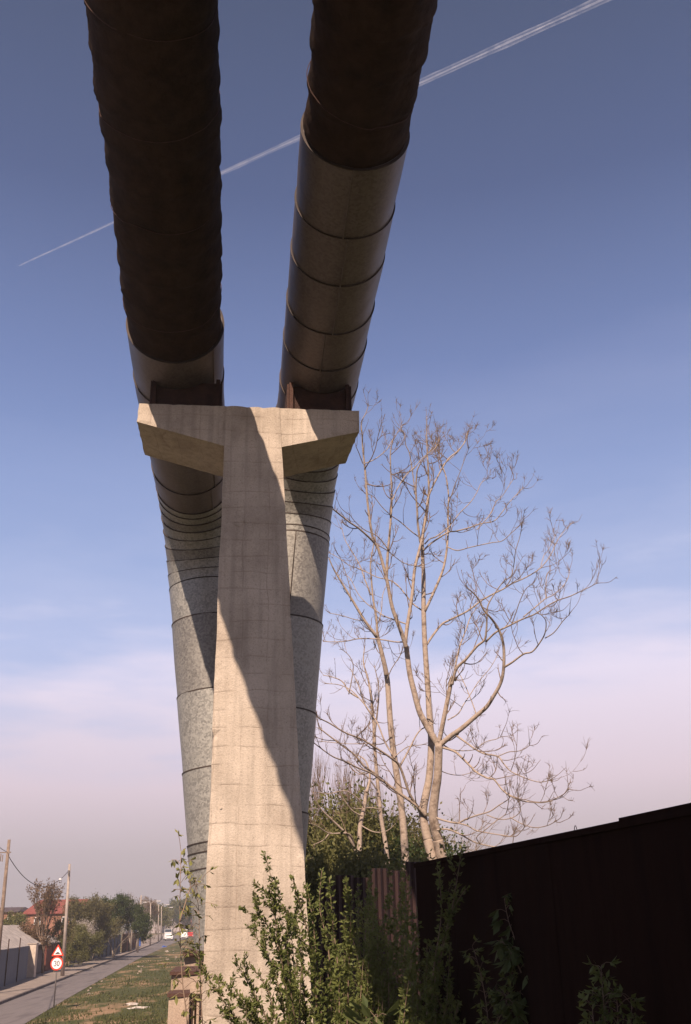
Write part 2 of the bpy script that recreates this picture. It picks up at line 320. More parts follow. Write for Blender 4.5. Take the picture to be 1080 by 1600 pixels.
# fence base line on the far side of the pavement
def fence_x(y):
    T = [(-60, -14), (40, -21.5), (73, -24.6), (91.5, -27.4), (104, -29.2), (125, -31.0), (160, -34.8), (196, -39.4), (250, -51), (314, -60.5), (366, -68), (900, -125)]
    for (a, b), (c, d) in zip(T, T[1:]):
        if a <= y <= c: return b+(d-b)*(y-a)/(c-a)
r = MB()
for a, b in zip(ys, ys[1:]):
    xa, xb = road_x(a, 'l')-.18, road_x(b, 'l')-.18
    r.poly([(fence_x(a)-.3, a, .10), (xa, a, .10), (xb, b, .10), (fence_x(b)-.3, b, .10)])
tag(r.build('pavement', M['pave']), kind='structure')
k = MB()
for a, b in zip(ys, ys[1:]):
    if 97 < (a+b)/2 < 112: h = .03
    else: h = .15
    xa, xb = road_x(a, 'l'), road_x(b, 'l')
    k.hexa([(xa-.18, a, -.02), (xa, a, -.02), (xb-.18, b, -.02), (xb, b, -.02), (xa-.18, a, h), (xa, a, h), (xb-.18, b, h), (xb, b, h)])
tag(k.build('kerb', M['kerb']), kind='structure')

# grass blades on the verge
rng = random.Random(4); g = MB()
for i in range(26000):
    y = 48+((rng.random()**1.7)*80); x = road_x(y, 'r')+.15+rng.random()*(15+y*.12)
    if noise.noise(V((x*.35, y*.14, 7))) > .12 and rng.random() < .85: continue
    z = hgt(x, y); h = rng.uniform(.05, .2); a = rng.random()*6.28; w = rng.uniform(.02, .06); lx, ly = rng.gauss(0, .06), rng.gauss(0, .06)
    g.poly([(x-math.cos(a)*w, y-math.sin(a)*w, z-.02), (x+math.cos(a)*w, y+math.sin(a)*w, z-.02), (x+lx, y+ly, z+h)])
tag(g.build('grass', mat('grass_blades', (.05, .06, .018), (.12, .11, .04), sc_=1.2, rough=.8, trans=.3)), 'short dry green grass on the verge beside the road', 'grass', kind='stuff')

# ------------------------------------------------------------------ pipes
PD = V((-0.11644363, 0.98983737, -0.08162637)); W = V((PD.x, PD.y, 0)).normalized(); B = V((W.y, -W.x, 0))
L0 = V((-2.31755995, 12.4, 11.27832732)); R0 = V((-0.36838166, 12.6, 11.24009111))
def fillet(pts, r, n):
    out = [pts[0]]; marks = []
    for a, c, b in zip(pts, pts[1:], pts[2:]):
        u = (a-c).normalized(); v = (b-c).normalized(); ang = u.angle(v); tl = r/math.tan(ang/2)
        cen = c + (u+v).normalized()*(r/math.sin(ang/2)); p0 = c+u*tl; p1 = c+v*tl; e0 = p0-cen; e1 = p1-cen; tot = e0.angle(e1); ax = e0.cross(e1).normalized()
        marks.append([])
        for i in range(n+1):
            q = cen + Matrix.Rotation(tot*i/n, 3, ax) @ e0; out.append(q); marks[-1].append(len(out)-1)
    out.append(pts[-1]); return out, marks
class Frame:   # path with arc length and a carried frame (n0 starts pointing down)
    def __init__(s, pts):
        s.p = pts; s.s = [0]
        for a, b in zip(pts, pts[1:]): s.s.append(s.s[-1]+(b-a).length)
        s.t = []; s.n = []
        n = V((0, 0, -1))
        for i in range(len(pts)):
            t_ = (pts[min(i+1, len(pts)-1)]-pts[max(i-1, 0)]).normalized(); n = (n-t_*n.dot(t_)).normalized(); s.t.append(t_); s.n.append(n.copy())
    def at(s, q):
        q = max(0, min(s.s[-1], q)); i = 0
        while i < len(s.s)-2 and s.s[i+1] < q: i += 1
        f = (q-s.s[i])/(s.s[i+1]-s.s[i]); t_ = s.t[i].lerp(s.t[i+1], f).normalized(); n = s.n[i].lerp(s.n[i+1], f); n = (n-t_*n.dot(t_)).normalized()
        # exact points on straight runs
        return s.p[i].lerp(s.p[i+1], f), t_, n
def ringpt(fr, q, ang, r):
    p, t_, n = fr.at(q); return p + (n*math.cos(ang)+t_.cross(n)*math.sin(ang))*r
def shell(mb, fr, q0, q1, r0, r1, seg=.25, n=64, rf=None):
    m_ = max(1, math.ceil((q1-q0)/seg)); b0 = len(mb.v)
    for i in range(m_+1):
        q = q0+(q1-q0)*i/m_; r_ = r0+(r1-r0)*i/m_
        for j in range(n):
            a = 2*math.pi*j/n; mb.v.append(ringpt(fr, q, a, r_+(rf(q, a) if rf else 0)))
    mb.smooth = True
    for i in range(m_):
        for j in range(n):
            k_ = (j+1) % n; mb.face((b0+i*n+j, b0+(i+1)*n+j, b0+(i+1)*n+k_, b0+i*n+k_))
    mb.smooth = False
    return b0
def endring(mb, fr, q, ra, rb, n=64):
    b = len(mb.v)
    for rr in (ra, rb):
        for j in range(n): mb.v.append(ringpt(fr, q, 2*math.pi*j/n, rr))
    for j in range(n): k_ = (j+1) % n; mb.face((b+j, b+k_, b+n+k_, b+n+j))

def heating_pipe(label, P0, legtop, legbot, R, RC, rings_h, felt_end, legR, leg_rings, seam, seed, group):
    # overhead run, elbow, leg into the chamber
    ld = (legbot-legtop).normalized(); kz = (P0+PD*(legtop.y-P0.y)/PD.y).z; k = legtop + ld*((kz-legtop.z)/ld.z)
    start = P0-PD*44; end = legbot + ld*((2.6-legbot.z)/ld.z)
    pts, marks = fillet([start, P0+PD*.1, k, end], 1.45, 14)
    fr = Frame(resample(pts))
    s0 = 44
    th = thing('heating_pipe', label, 'pipe', P0 - V((0, 0, R)), group)
    rg = random.Random(seed)
    # felt-wrapped run
    ph = rg.random()*10
    RCa, RCb = RC
    def rf(q, a):
        w = (q/.47+ph+.25*noise.noise(V((math.cos(a), math.sin(a), q*.2+seed)))) % 1.0; w2 = (q/.155+.4*noise.noise(V((math.cos(a)*1.5, math.sin(a)*1.5, q*.8)))) % 1.0
        base_ = RCa+(RCb-RCa)*max(0, min(1, (q-(s0+felt_end-9))/8.5))-RCa
        return base_ + .026*(w**2-.4) + .007*w2 + .030*noise.noise(V((math.cos(a)*1.3, math.sin(a)*1.3, q*.75+seed*7))) + .013*noise.noise(V((math.cos(a)*3, math.sin(a)*3, q*4.2+seed))) 
    mb = MB(); shell(mb, fr, 0, 30, RCa, RCa, .5, 48, rf); shell(mb, fr, 30, s0+felt_end+.10, RCa, RCa, .035, 96, lambda q, a: min(rf(q, a), RCb+.012-RCa) if q > s0+felt_end-.35 else rf(q, a))
    mb.build('felt_wrapping', M['felt'], th)
    for kq in range(9):
        q = s0+felt_end-.8-kq*1.35+rg.uniform(-.3, .3); bw = MB(); tl0 = rg.uniform(-.1, .1)
        ps = [ringpt(fr, q+tl0*math.sin(a_*math.pi/24), a_*math.pi/24, RCa+rf(q, a_*math.pi/24)+.006) for a_ in range(49)]; bw.tube(ps, .005, 4, False); bw.build('binding_wire', M['rust'], th)
    edges = [s0+felt_end] + [s0+x for x in rings_h]
    arc0 = None
    total = fr.s[-1]
    # arc extent
    cut = [i for i in range(len(fr.p)) if (fr.p[i]-k).length < 1e9]
    sa = sum_len(pts, marks[1][0]) ; sb = sum_len(pts, marks[1][-1])
    e2 = [x for x in edges if x < sa-.15]+[sa]
    ng = 8
    arc = [sa+(sb-sa)*i/ng for i in range(1, ng+1)]
    legs = []
    for yy in leg_rings:      # heights z of the rings on the leg
        q = sb
        while q < total and fr.at(q)[0].z > yy: q += .02
        legs.append(q)
    allq = e2+arc+legs+[total]
    for i, (a, b) in enumerate(zip(allq, allq[1:])):
        ra = R if a < sa else R+(legR-R)*min(1, (a-sa)/(sb-sa)); rb = R if b < sa else R+(legR-R)*min(1, (b-sa)/(sb-sa))
        mb = MB(); shell(mb, fr, a, b+.03, ra+.008, rb-.006, .12 if a < sa or a >= sb else .1, 72, lambda q_, a_: .007*noise.noise(V((math.cos(a_)*2, math.sin(a_)*2, q_*1.3+seed*5))))
        endring(mb, fr, a, ra+.008, ra-.03, 72)
        if i == 0: shell(mb, fr, a, a+.4, ra-.01, ra-.01, .4, 72)
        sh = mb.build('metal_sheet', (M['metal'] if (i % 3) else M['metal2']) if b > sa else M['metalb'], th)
        # lock seam along the sheet
        if (b-a) > .5:
            sg = MB(); an = seam+(rg.uniform(-.18, .18) if a < sa else 0)
            n_ = 8; sg.tube([ringpt(fr, a+(b-a)*j/n_, an, (ra+(rb-ra)*j/n_)+.006) for j in range(n_+1)], .009, 5)
            sg.build('lock_seam', M['strap'] if a >= sa else M['metalb'], sh)
        st = MB(); w_ = .010 if a >= sa else .0045; rr = ra+.011; st.smooth = True
        shell(st, fr, a-w_, a+w_, rr, rr, 1, 72); endring(st, fr, a-w_, rr, rr-.03, 72); endring(st, fr, a+w_, rr, rr-.03, 72)
        st.build('retaining_band', M['strap'], th)
    return th, fr
def sum_len(pts, i): return sum((b-a).length for a, b in zip(pts[:i+1], pts[1:i+1]))
def resample(pts):
    out = [pts[0]]
    for a, b in zip(pts, pts[1:]):
        n = max(1, int((b-a).length/2)); out += [a.lerp(b, i/n) for i in range(1, n+1)]
    return out
GP = 'two overhead heating pipes'
heating_pipe('left of two overhead heating pipes, dark felt wrapped almost to the crossbeam', L0, V((-2.56, 16.6, 10.18)), V((-2.02, 16.6, 5.42)),
             .62, (.560, .592), [-.3, .9, 2.2], -1.39, .60, [at(320, y, 16.2).z for y in (868, 890, 963, 1078, 1198, 1312, 1328, 1352)], -.75, 1, GP)
heating_pipe('right of two overhead heating pipes, bare sheet metal jointed in rings before the crossbeam', R0, V((-.82, 14.6, 9.42)), V((-1.14, 14.6, 5.64)),
             .55, (.552, .527), [-3.75, -2.96, -2.05, -1.27, -.3, .8], -4.73, .53, [at(455, y, 14.2).z for y in (832, 962, 1103, 1262)], .15, 2, GP)

# ------------------------------------------------------------------ pier
PP = at(350, 700, 11.4)
def pf(x, y): return onpl(x, y, PP, W)
pier = thing('pipe_support_pier', 'tall tapering concrete pier with a T-shaped crossbeam carrying both pipes', 'pier', (pf(395, 1600).x, 11.9, 1.9))
def ext(p, q, z): f_ = (z-p.z)/(q.z-p.z); return p+(q-p)*f_
TD = 1.0
tl, tr = pf(353, 634), pf(437.5, 636); bl = ext(pf(349, 745), pf(316, 1540), 1.9); br = ext(pf(437.5, 745), pf(473.5, 1345), 1.9)
tz = (tl.z+tr.z)/2; tl = ext(bl, tl, tz+.0); tr = ext(br, tr, tz)
# the column's upper part is vertical below the arms: two stacked pieces of one mesh
c = MB(); ml = pf(350.5, 745); mr = pf(437.5, 745); mr.z = ml.z
def slab(a, b, c_, d, dep0, dep1):   # front corners: bottom-left, bottom-right, top-left, top-right
    return [a, b, a+W*dep0, b+W*dep0, c_, d, c_+W*dep1, d+W*dep1]
c.hexa(slab(bl, br, tl, tr, 1.12, TD), (10, 8, 110), .015, 1)
c.build('column', M['conc'], pier)
a = MB(); dz = V((0, 0, 0))
lt, lb = pf(215, 628), pf(213, 658); rt_, rb_ = pf(353, 634), pf(353, 697)
ins = W*.012
lt.z = tz-.004; rt_.z = tz-.004
a.hexa([lb+ins, rb_+ins+B*.01, lb+W*TD+B*.03, rb_+W*TD+B*.01, lt+ins+B*.02, rt_+ins+B*.01, lt+W*TD+B*.06, rt_+W*TD+B*.01], (18, 10, 6), .008, 2)
a.build('crossbeam_arm', M['conc'], pier)
a = MB(); lt, lb = pf(437.5, 636), pf(434, 699); rt_, rb_ = pf(563, 643), pf(562, 674); lt.z = tz-.004; rt_.z = tz-.004
a.hexa([lb+ins, rb_+ins, lb+W*TD, rb_+W*TD-B*.07, lt+ins, rt_+ins-B*.01, lt+W*TD, rt_+W*TD-B*.03], (18, 10, 6), .008, 3)
a.build('crossbeam_arm', M['conc'], pier)

for (x_, y_, r_) in ((373, 816, .055), (391, 813, .075), (407, 817, .045), (397, 1035, .02), (345, 1262, .015)):
    th_ = MB(); c_ = pf(x_, y_)-W*.002; th_.tube([c_+W*.02, c_-W*.004], r_, 16); th_.build('tie_plug', M['conc'], pier)
# rusted steel saddles under the pipes, standing on the crossbeam
def saddle(label, x0, x1, ytop, setb, C0, R):
    pa, pb = pf(x0, 634)+W*setb, pf(x1, 636)+W*setb
    pa.z = pb.z = tz+.004; th = thing('pipe_saddle', label, 'saddle', (pa+pb)/2, 'rusted saddles on the crossbeam'); wd_ = (pb-pa).length; mid = (pa+pb)/2
    hz = onpl((x0+x1)/2, ytop, pa, W).z-tz
    b_ = MB(); b_.box(mid+V((0, 0, .015))+W*.3, wd_+.06, .64, .03, B); b_.build('base_plate', M['rustdark'], th)
    for dd in (0, .6):       # two cheek plates cut to the pipe's round underside
        q = MB(); n = 18; cen = C0+PD*((mid+W*dd-C0).dot(W)/PD.dot(W)); top = []; bot = []
        for i in range(n+1):
            x = -wd_/2+wd_*i/n; off = (mid-cen).dot(B)+x; zz = cen.z-math.sqrt(max(.0, (R+.012)**2-off*off)) if abs(off) < R else 99
            top.append(min(hz, zz-tz-.004)); bot.append(x)
        for i in range(n):
            for th_ in (0,):
                a0 = mid+B*bot[i]+W*dd; a1 = mid+B*bot[i+1]+W*dd; up0, up1 = V((0, 0, top[i])), V((0, 0, top[i+1])); lo = V((0, 0, .03)); tw = W*.02
                q.hexa([a0+lo, a1+lo, a0+lo+tw, a1+lo+tw, a0+up0, a1+up1, a0+up0+tw, a1+up1+tw])
        q.build('cheek_plate', M['rustdark'], th)
    for sx in (-1, 1):
        s_ = MB(); s_.box(mid+B*(sx*(wd_/2+.012))+W*.3+V((0, 0, hz/2+.02)), .022, .66, hz, B); s_.box(mid+B*(sx*(wd_/2-.03))+W*(-.035)+V((0, 0, hz/2+.02)), .05, .05, hz+.02, B)
        s_.build('side_plate', M['rustdark'] if sx*(x0-400) > 0 or x0 < 400 else M['rust'], th)
saddle('dark rusted steel saddle under the left overhead pipe', 234, 343, 598, .22, L0, .628)
saddle('rusted steel saddle with bright edge under the right overhead pipe', 453, 550, 606, .24, R0, .558)

# ------------------------------------------------------------------ stepped concrete blocks by the pier foot
def block(label, px0, px1, py, Y, dep, zb, name='concrete_block', right=None, lip=True, mtl='conc2'):
    a_ = at(px0, py, Y); b_ = at(px1, py, Y); z = a_.z; b_.z = z
    th = thing(name, label, 'block', ((a_+b_)/2-V((0, 0, z-zb))), 'stepped concrete blocks beside the pier')
    mb = MB(); P = [V((a_.x, a_.y, zb)), V((b_.x, b_.y, zb))]; P = P+[p_+W*dep for p_ in P]; P = P+[V((p_.x, p_.y, z-.04)) for p_ in P]
    mb.hexa(P, (6, 6, 14), .008, int(px0)); mb.build('block_body', M[mtl], th)
    if lip:
        l = MB(); c_ = (a_+b_)/2+W*(dep/2); l.box(c_+V((0, 0, -.021)), (b_-a_).length+.03, dep+.03, .038, B); l.build('steel_cap', M['rust'], th)
    return th
block('concrete chamber block with rusted steel cap at the foot of the left pipe', 288, 470, 1488, 15.4, 2.2, 1.2)
block('wide middle concrete block with rusted steel cap left of the pier', 268, 330, 1518, 13.2, 1.5, 1.2)
block('front left concrete block with thick rusted lip, lowest of the steps', 264, 296, 1552, 12.4, .6, 1.2)
fr_ = thing('slotted_support', 'slotted concrete support between the lowest block and the pier', 'support', (-1.9, 12.5, 1.2))
a_ = at(297, 1553, 12.45); b_ = at(322, 1553, 12.45)
q = MB(); q.box(V(((a_.x+b_.x)/2, 12.6, a_.z+.06)), b_.x-a_.x, .3, .12); q.build('lintel', M['conc2'], fr_)
for x0, x1 in ((299, 303.5), (307, 311)):
    u, v = at(x0, 1560, 12.5), at(x1, 1560, 12.5); q = MB(); q.box(V(((u.x+v.x)/2, 12.6, (a_.z+1.2)/2)), v.x-u.x, .12, a_.z-1.2); q.build('post', M['conc2'], fr_)
q = MB(); u = at(309, 1560, 12.9); q.box(V((u.x, 13.1, (a_.z+1.1)/2)), .5, .03, a_.z-1.1); q.build('back_panel', M['rustdark'], fr_)

# ------------------------------------------------------------------ dark wall on the right
A = at(650, 1350, 9.3); zt = A.z; Bn = onpl(1080, 1262, A, V((0, 0, 1))); wdir = (Bn-A).normalized(); wn = V((wdir.y, -wdir.x, 0))
if wn.x < 0: wn = -wn
wall = thing('metal_wall', 'high dark rusted metal wall rising to the right of the bushes', 'wall', (A.x, A.y, 1.8))
Lw = 9.5; step = (onpl(985, 1284, A, V((0, 0, 1)))-A).length
pos = 0; i = 0
while pos < Lw:
    w_ = 1.0; mb = MB(); n = 16
    for j in range(n):       # ribbed sheet, every panel a mesh
        def P_(k_, z): 
            s_ = pos-.03+(w_+.06)*k_/n; off = .004*math.cos(k_/n*math.pi*8)+.006*(i % 2)
            return A+wdir*s_+wn*(off)+V((0, 0, z-zt))
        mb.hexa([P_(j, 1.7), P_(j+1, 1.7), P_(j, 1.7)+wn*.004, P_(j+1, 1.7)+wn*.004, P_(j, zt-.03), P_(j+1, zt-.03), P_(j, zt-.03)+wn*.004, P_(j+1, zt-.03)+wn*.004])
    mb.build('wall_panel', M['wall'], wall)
    mb = MB(); mb.box(A+wdir*pos+wn*.06+V((0, 0, (1.7-zt)/2)), .06, .06, zt-1.74, wdir); mb.build('wall_post', M['wall'], wall)
    pos += w_; i += 1
for s0_, s1_, dzz, ttt in ((-.01, step, 0, .035), (step+.003, Lw, .014, .05)):
    mb = MB(); mb.box(A+wdir*((s0_+s1_)/2)+wn*.03+V((0, 0, dzz-ttt/2+.004)), s1_-s0_, .10, ttt, wdir); mb.build('cap_rail', M['wall'], wall)
h0 = onpl(900, 1300, A, V((0, 0, 1))); lp = MB(); lp.tube([h0+V((-.008, 0, 0))+V((.016*u, 0, .035*math.sin(math.pi*u)**.5)) for u in [i/8 for i in range(9)]], .0022, 5)
lp.build('wire_loop', M['wire'], wall)

# plum corrugated fence behind the bush
fn = thing('corrugated_fence', 'sunlit plum coloured corrugated fence behind the bush', 'fence', (-.2, 15.5, 1.8))
fa, fb = at(495, 1385, 15), at(660, 1352, 16.2)
for i in range(6):
    u, v = fa.lerp(fb, i/6), fa.lerp(fb, (i+1)/6); u.z = v.z = max(u.z, v.z)+(.05 if i % 2 else -.03); mb = MB(); n = 12
    for j in range(n):
        p_ = u.lerp(v, j/n); q_ = u.lerp(v, (j+1)/n); o1 = V((0, .03*math.cos(j/n*math.pi*6), 0)); o2 = V((0, .03*math.cos((j+1)/n*math.pi*6), 0)); tk = V((0, .006, 0)); dn = V((0, 0, -(u.z-1.7)))
        mb.hexa([p_+o1+dn, q_+o2+dn, p_+o1+dn+tk, q_+o2+dn+tk, p_+o1, q_+o2, p_+o1+tk, q_+o2+tk])
    mb.build('fence_panel', M['purple'], fn)

# ------------------------------------------------------------------ trees
def catmull(P, n=5):
    out = []
    for i in range(len(P)-1):
        a, b, c_, d = P[max(i-1, 0)], P[i], P[i+1], P[min(i+2, len(P)-1)]
        for k_ in range(n):
            t_ = k_/n; out.append(.5*((2*b)+(c_-a)*t_+(2*a-5*b+4*c_-d)*t_*t_+(-a+3*b-3*c_+d)*t_**3))
    out.append(P[-1]); return out
UP = V((0, 0, 1))
def rv(rg): 
    while 1:
        v = V((rg.uniform(-1, 1), rg.uniform(-1, 1), rg.uniform(-1, 1)))
        if .05 < v.length < 1: return v.normalized()
def umbel(mb, p, d, rg, s=1.0, r=.0045):
    if rg.random() < .25: return
    s *= rg.uniform(.6, 1.4)
    for k_ in range(rg.randint(3, 8)):
        q = p-d*rg.random()**2*.12; dd = (d*1.1+rv(rg)*.75).normalized(); L = rg.uniform(.05, .17)*s; pts = [q]; tw_ = rv(rg)*.4
        for i in range(3): dd = (dd+tw_+UP*rg.uniform(-.1, .25)).normalized(); q = q+dd*L/3; pts.append(q)
        mb.tube(pts, [r, r*.8, r*.65, r*.5], 3, False)
def twig(mb, p, d, L, r, rg, lev, umb=True):
    pts = [p]; n = 7; q = p; dd = d.copy(); bend = rg.uniform(.08, .24); wv = rv(rg)*.16
    for i in range(n):
        dd = (dd+UP*bend+rv(rg)*.13+wv*math.sin(i*1.3)).normalized(); q = q+dd*L/n; pts.append(q)
    mb.tube(pts, [r*(1-.55*i/n) for i in range(n+1)], 4, False)
    if lev > 0:
        for i in range(2, n):
            if rg.random() < .55:
                s_ = ((pts[i]-pts[i-1]).normalized()+rv(rg)*.95).normalized(); twig(mb, pts[i], s_, L*rg.uniform(.3, .6), max(.0055, r*.62), rg, lev-1, umb)
    if umb: umbel(mb, pts[-1], dd, rg)
def traced_tree(name, label, base, trunks, branches, seed, D0, twn=1.0, group=None, umb=True):
    kD = D0/20; trunks = [(p_, a_*.6*kD, b_*.62*kD, d_) for p_, a_, b_, d_ in trunks]; branches = [(p_, max(.008, a_*.64)*kD, max(.0065, b_*.72)*kD, c_, d_) for p_, a_, b_, c_, d_ in branches]
    rg = random.Random(seed); th = thing(name, label, 'tree', base, group)
    tb = MB()
    for (pts, r0, r1, dy) in trunks:
        P = [at(x, y, D0+dy*i/(len(pts)-1)) for i, (x, y) in enumerate(pts)]
        P = [P[0]+(P[0]-P[1]).normalized()*((P[0].z-1.6)/(P[1]-P[0]).normalized().z)]+P if P[0].z < 6 else P
        P = catmull(P, 6); tb.tube(P, [r0+(r1-r0)*(i/(len(P)-1))**.8 for i in range(len(P))], 10)
    tb.build('trunk', M['bark'], th)
    cb = MB(); tw = MB()
    for (pts, r0, r1, ya, yb) in branches:
        P = catmull([at(x, y, D0+ya+(yb-ya)*i/(len(pts)-1)) for i, (x, y) in enumerate(pts)], 6); m_ = len(P)
        cb.tube(P, [r0+(r1-r0)*(i/(m_-1))**.9 for i in range(m_)], 7)
        tl_ = 0; nxt = .5
        for i in range(1, m_):
            seg = (P[i]-P[i-1]); tl_ += seg.length
            rr = r0+(r1-r0)*(i/(m_-1))**.9
            if tl_ > nxt and rr < .06:
                nxt = tl_+rg.uniform(.22, .7)/twn
                d = (seg.normalized()*.6+rv(rg)*.9); d.normalize()
                LL = rg.choice([.2, .3, .5, .65, .9])*rg.uniform(.75, 1.15); twig(tw, P[i], d, LL, min(.015, rr*.65), rg, 2 if LL > .85 else (1 if LL > .35 else 0), umb)
        dd = (P[-1]-P[-3]).normalized(); umbel(tw, P[-1], dd, rg)
        for k_ in range(2): twig(tw, P[-2], (dd+rv(rg)*.7).normalized(), rg.uniform(.25, .6), .007, rg, 0, umb)
    cr = cb.build('crown', M['bark'], th); tw.build('twigs', M['twig'], cr)
    return th
t1 = [([(677, 1347), (668, 1310), (661, 1271), (666, 1240), (671, 1213), (674, 1160), (671, 1116), (669, 1080), (664, 1007), (662, 949), (662, 896)], .17, .075, .6),
      ([(692, 1347), (684, 1310), (677, 1276), (680, 1240), (684, 1213), (686, 1162)], .19, .125, -.4),
      ([(686, 1166), (676, 1150), (662, 1125), (655, 1110), (647, 1080), (640, 1050), (635, 1010)], .115, .085, 0)]
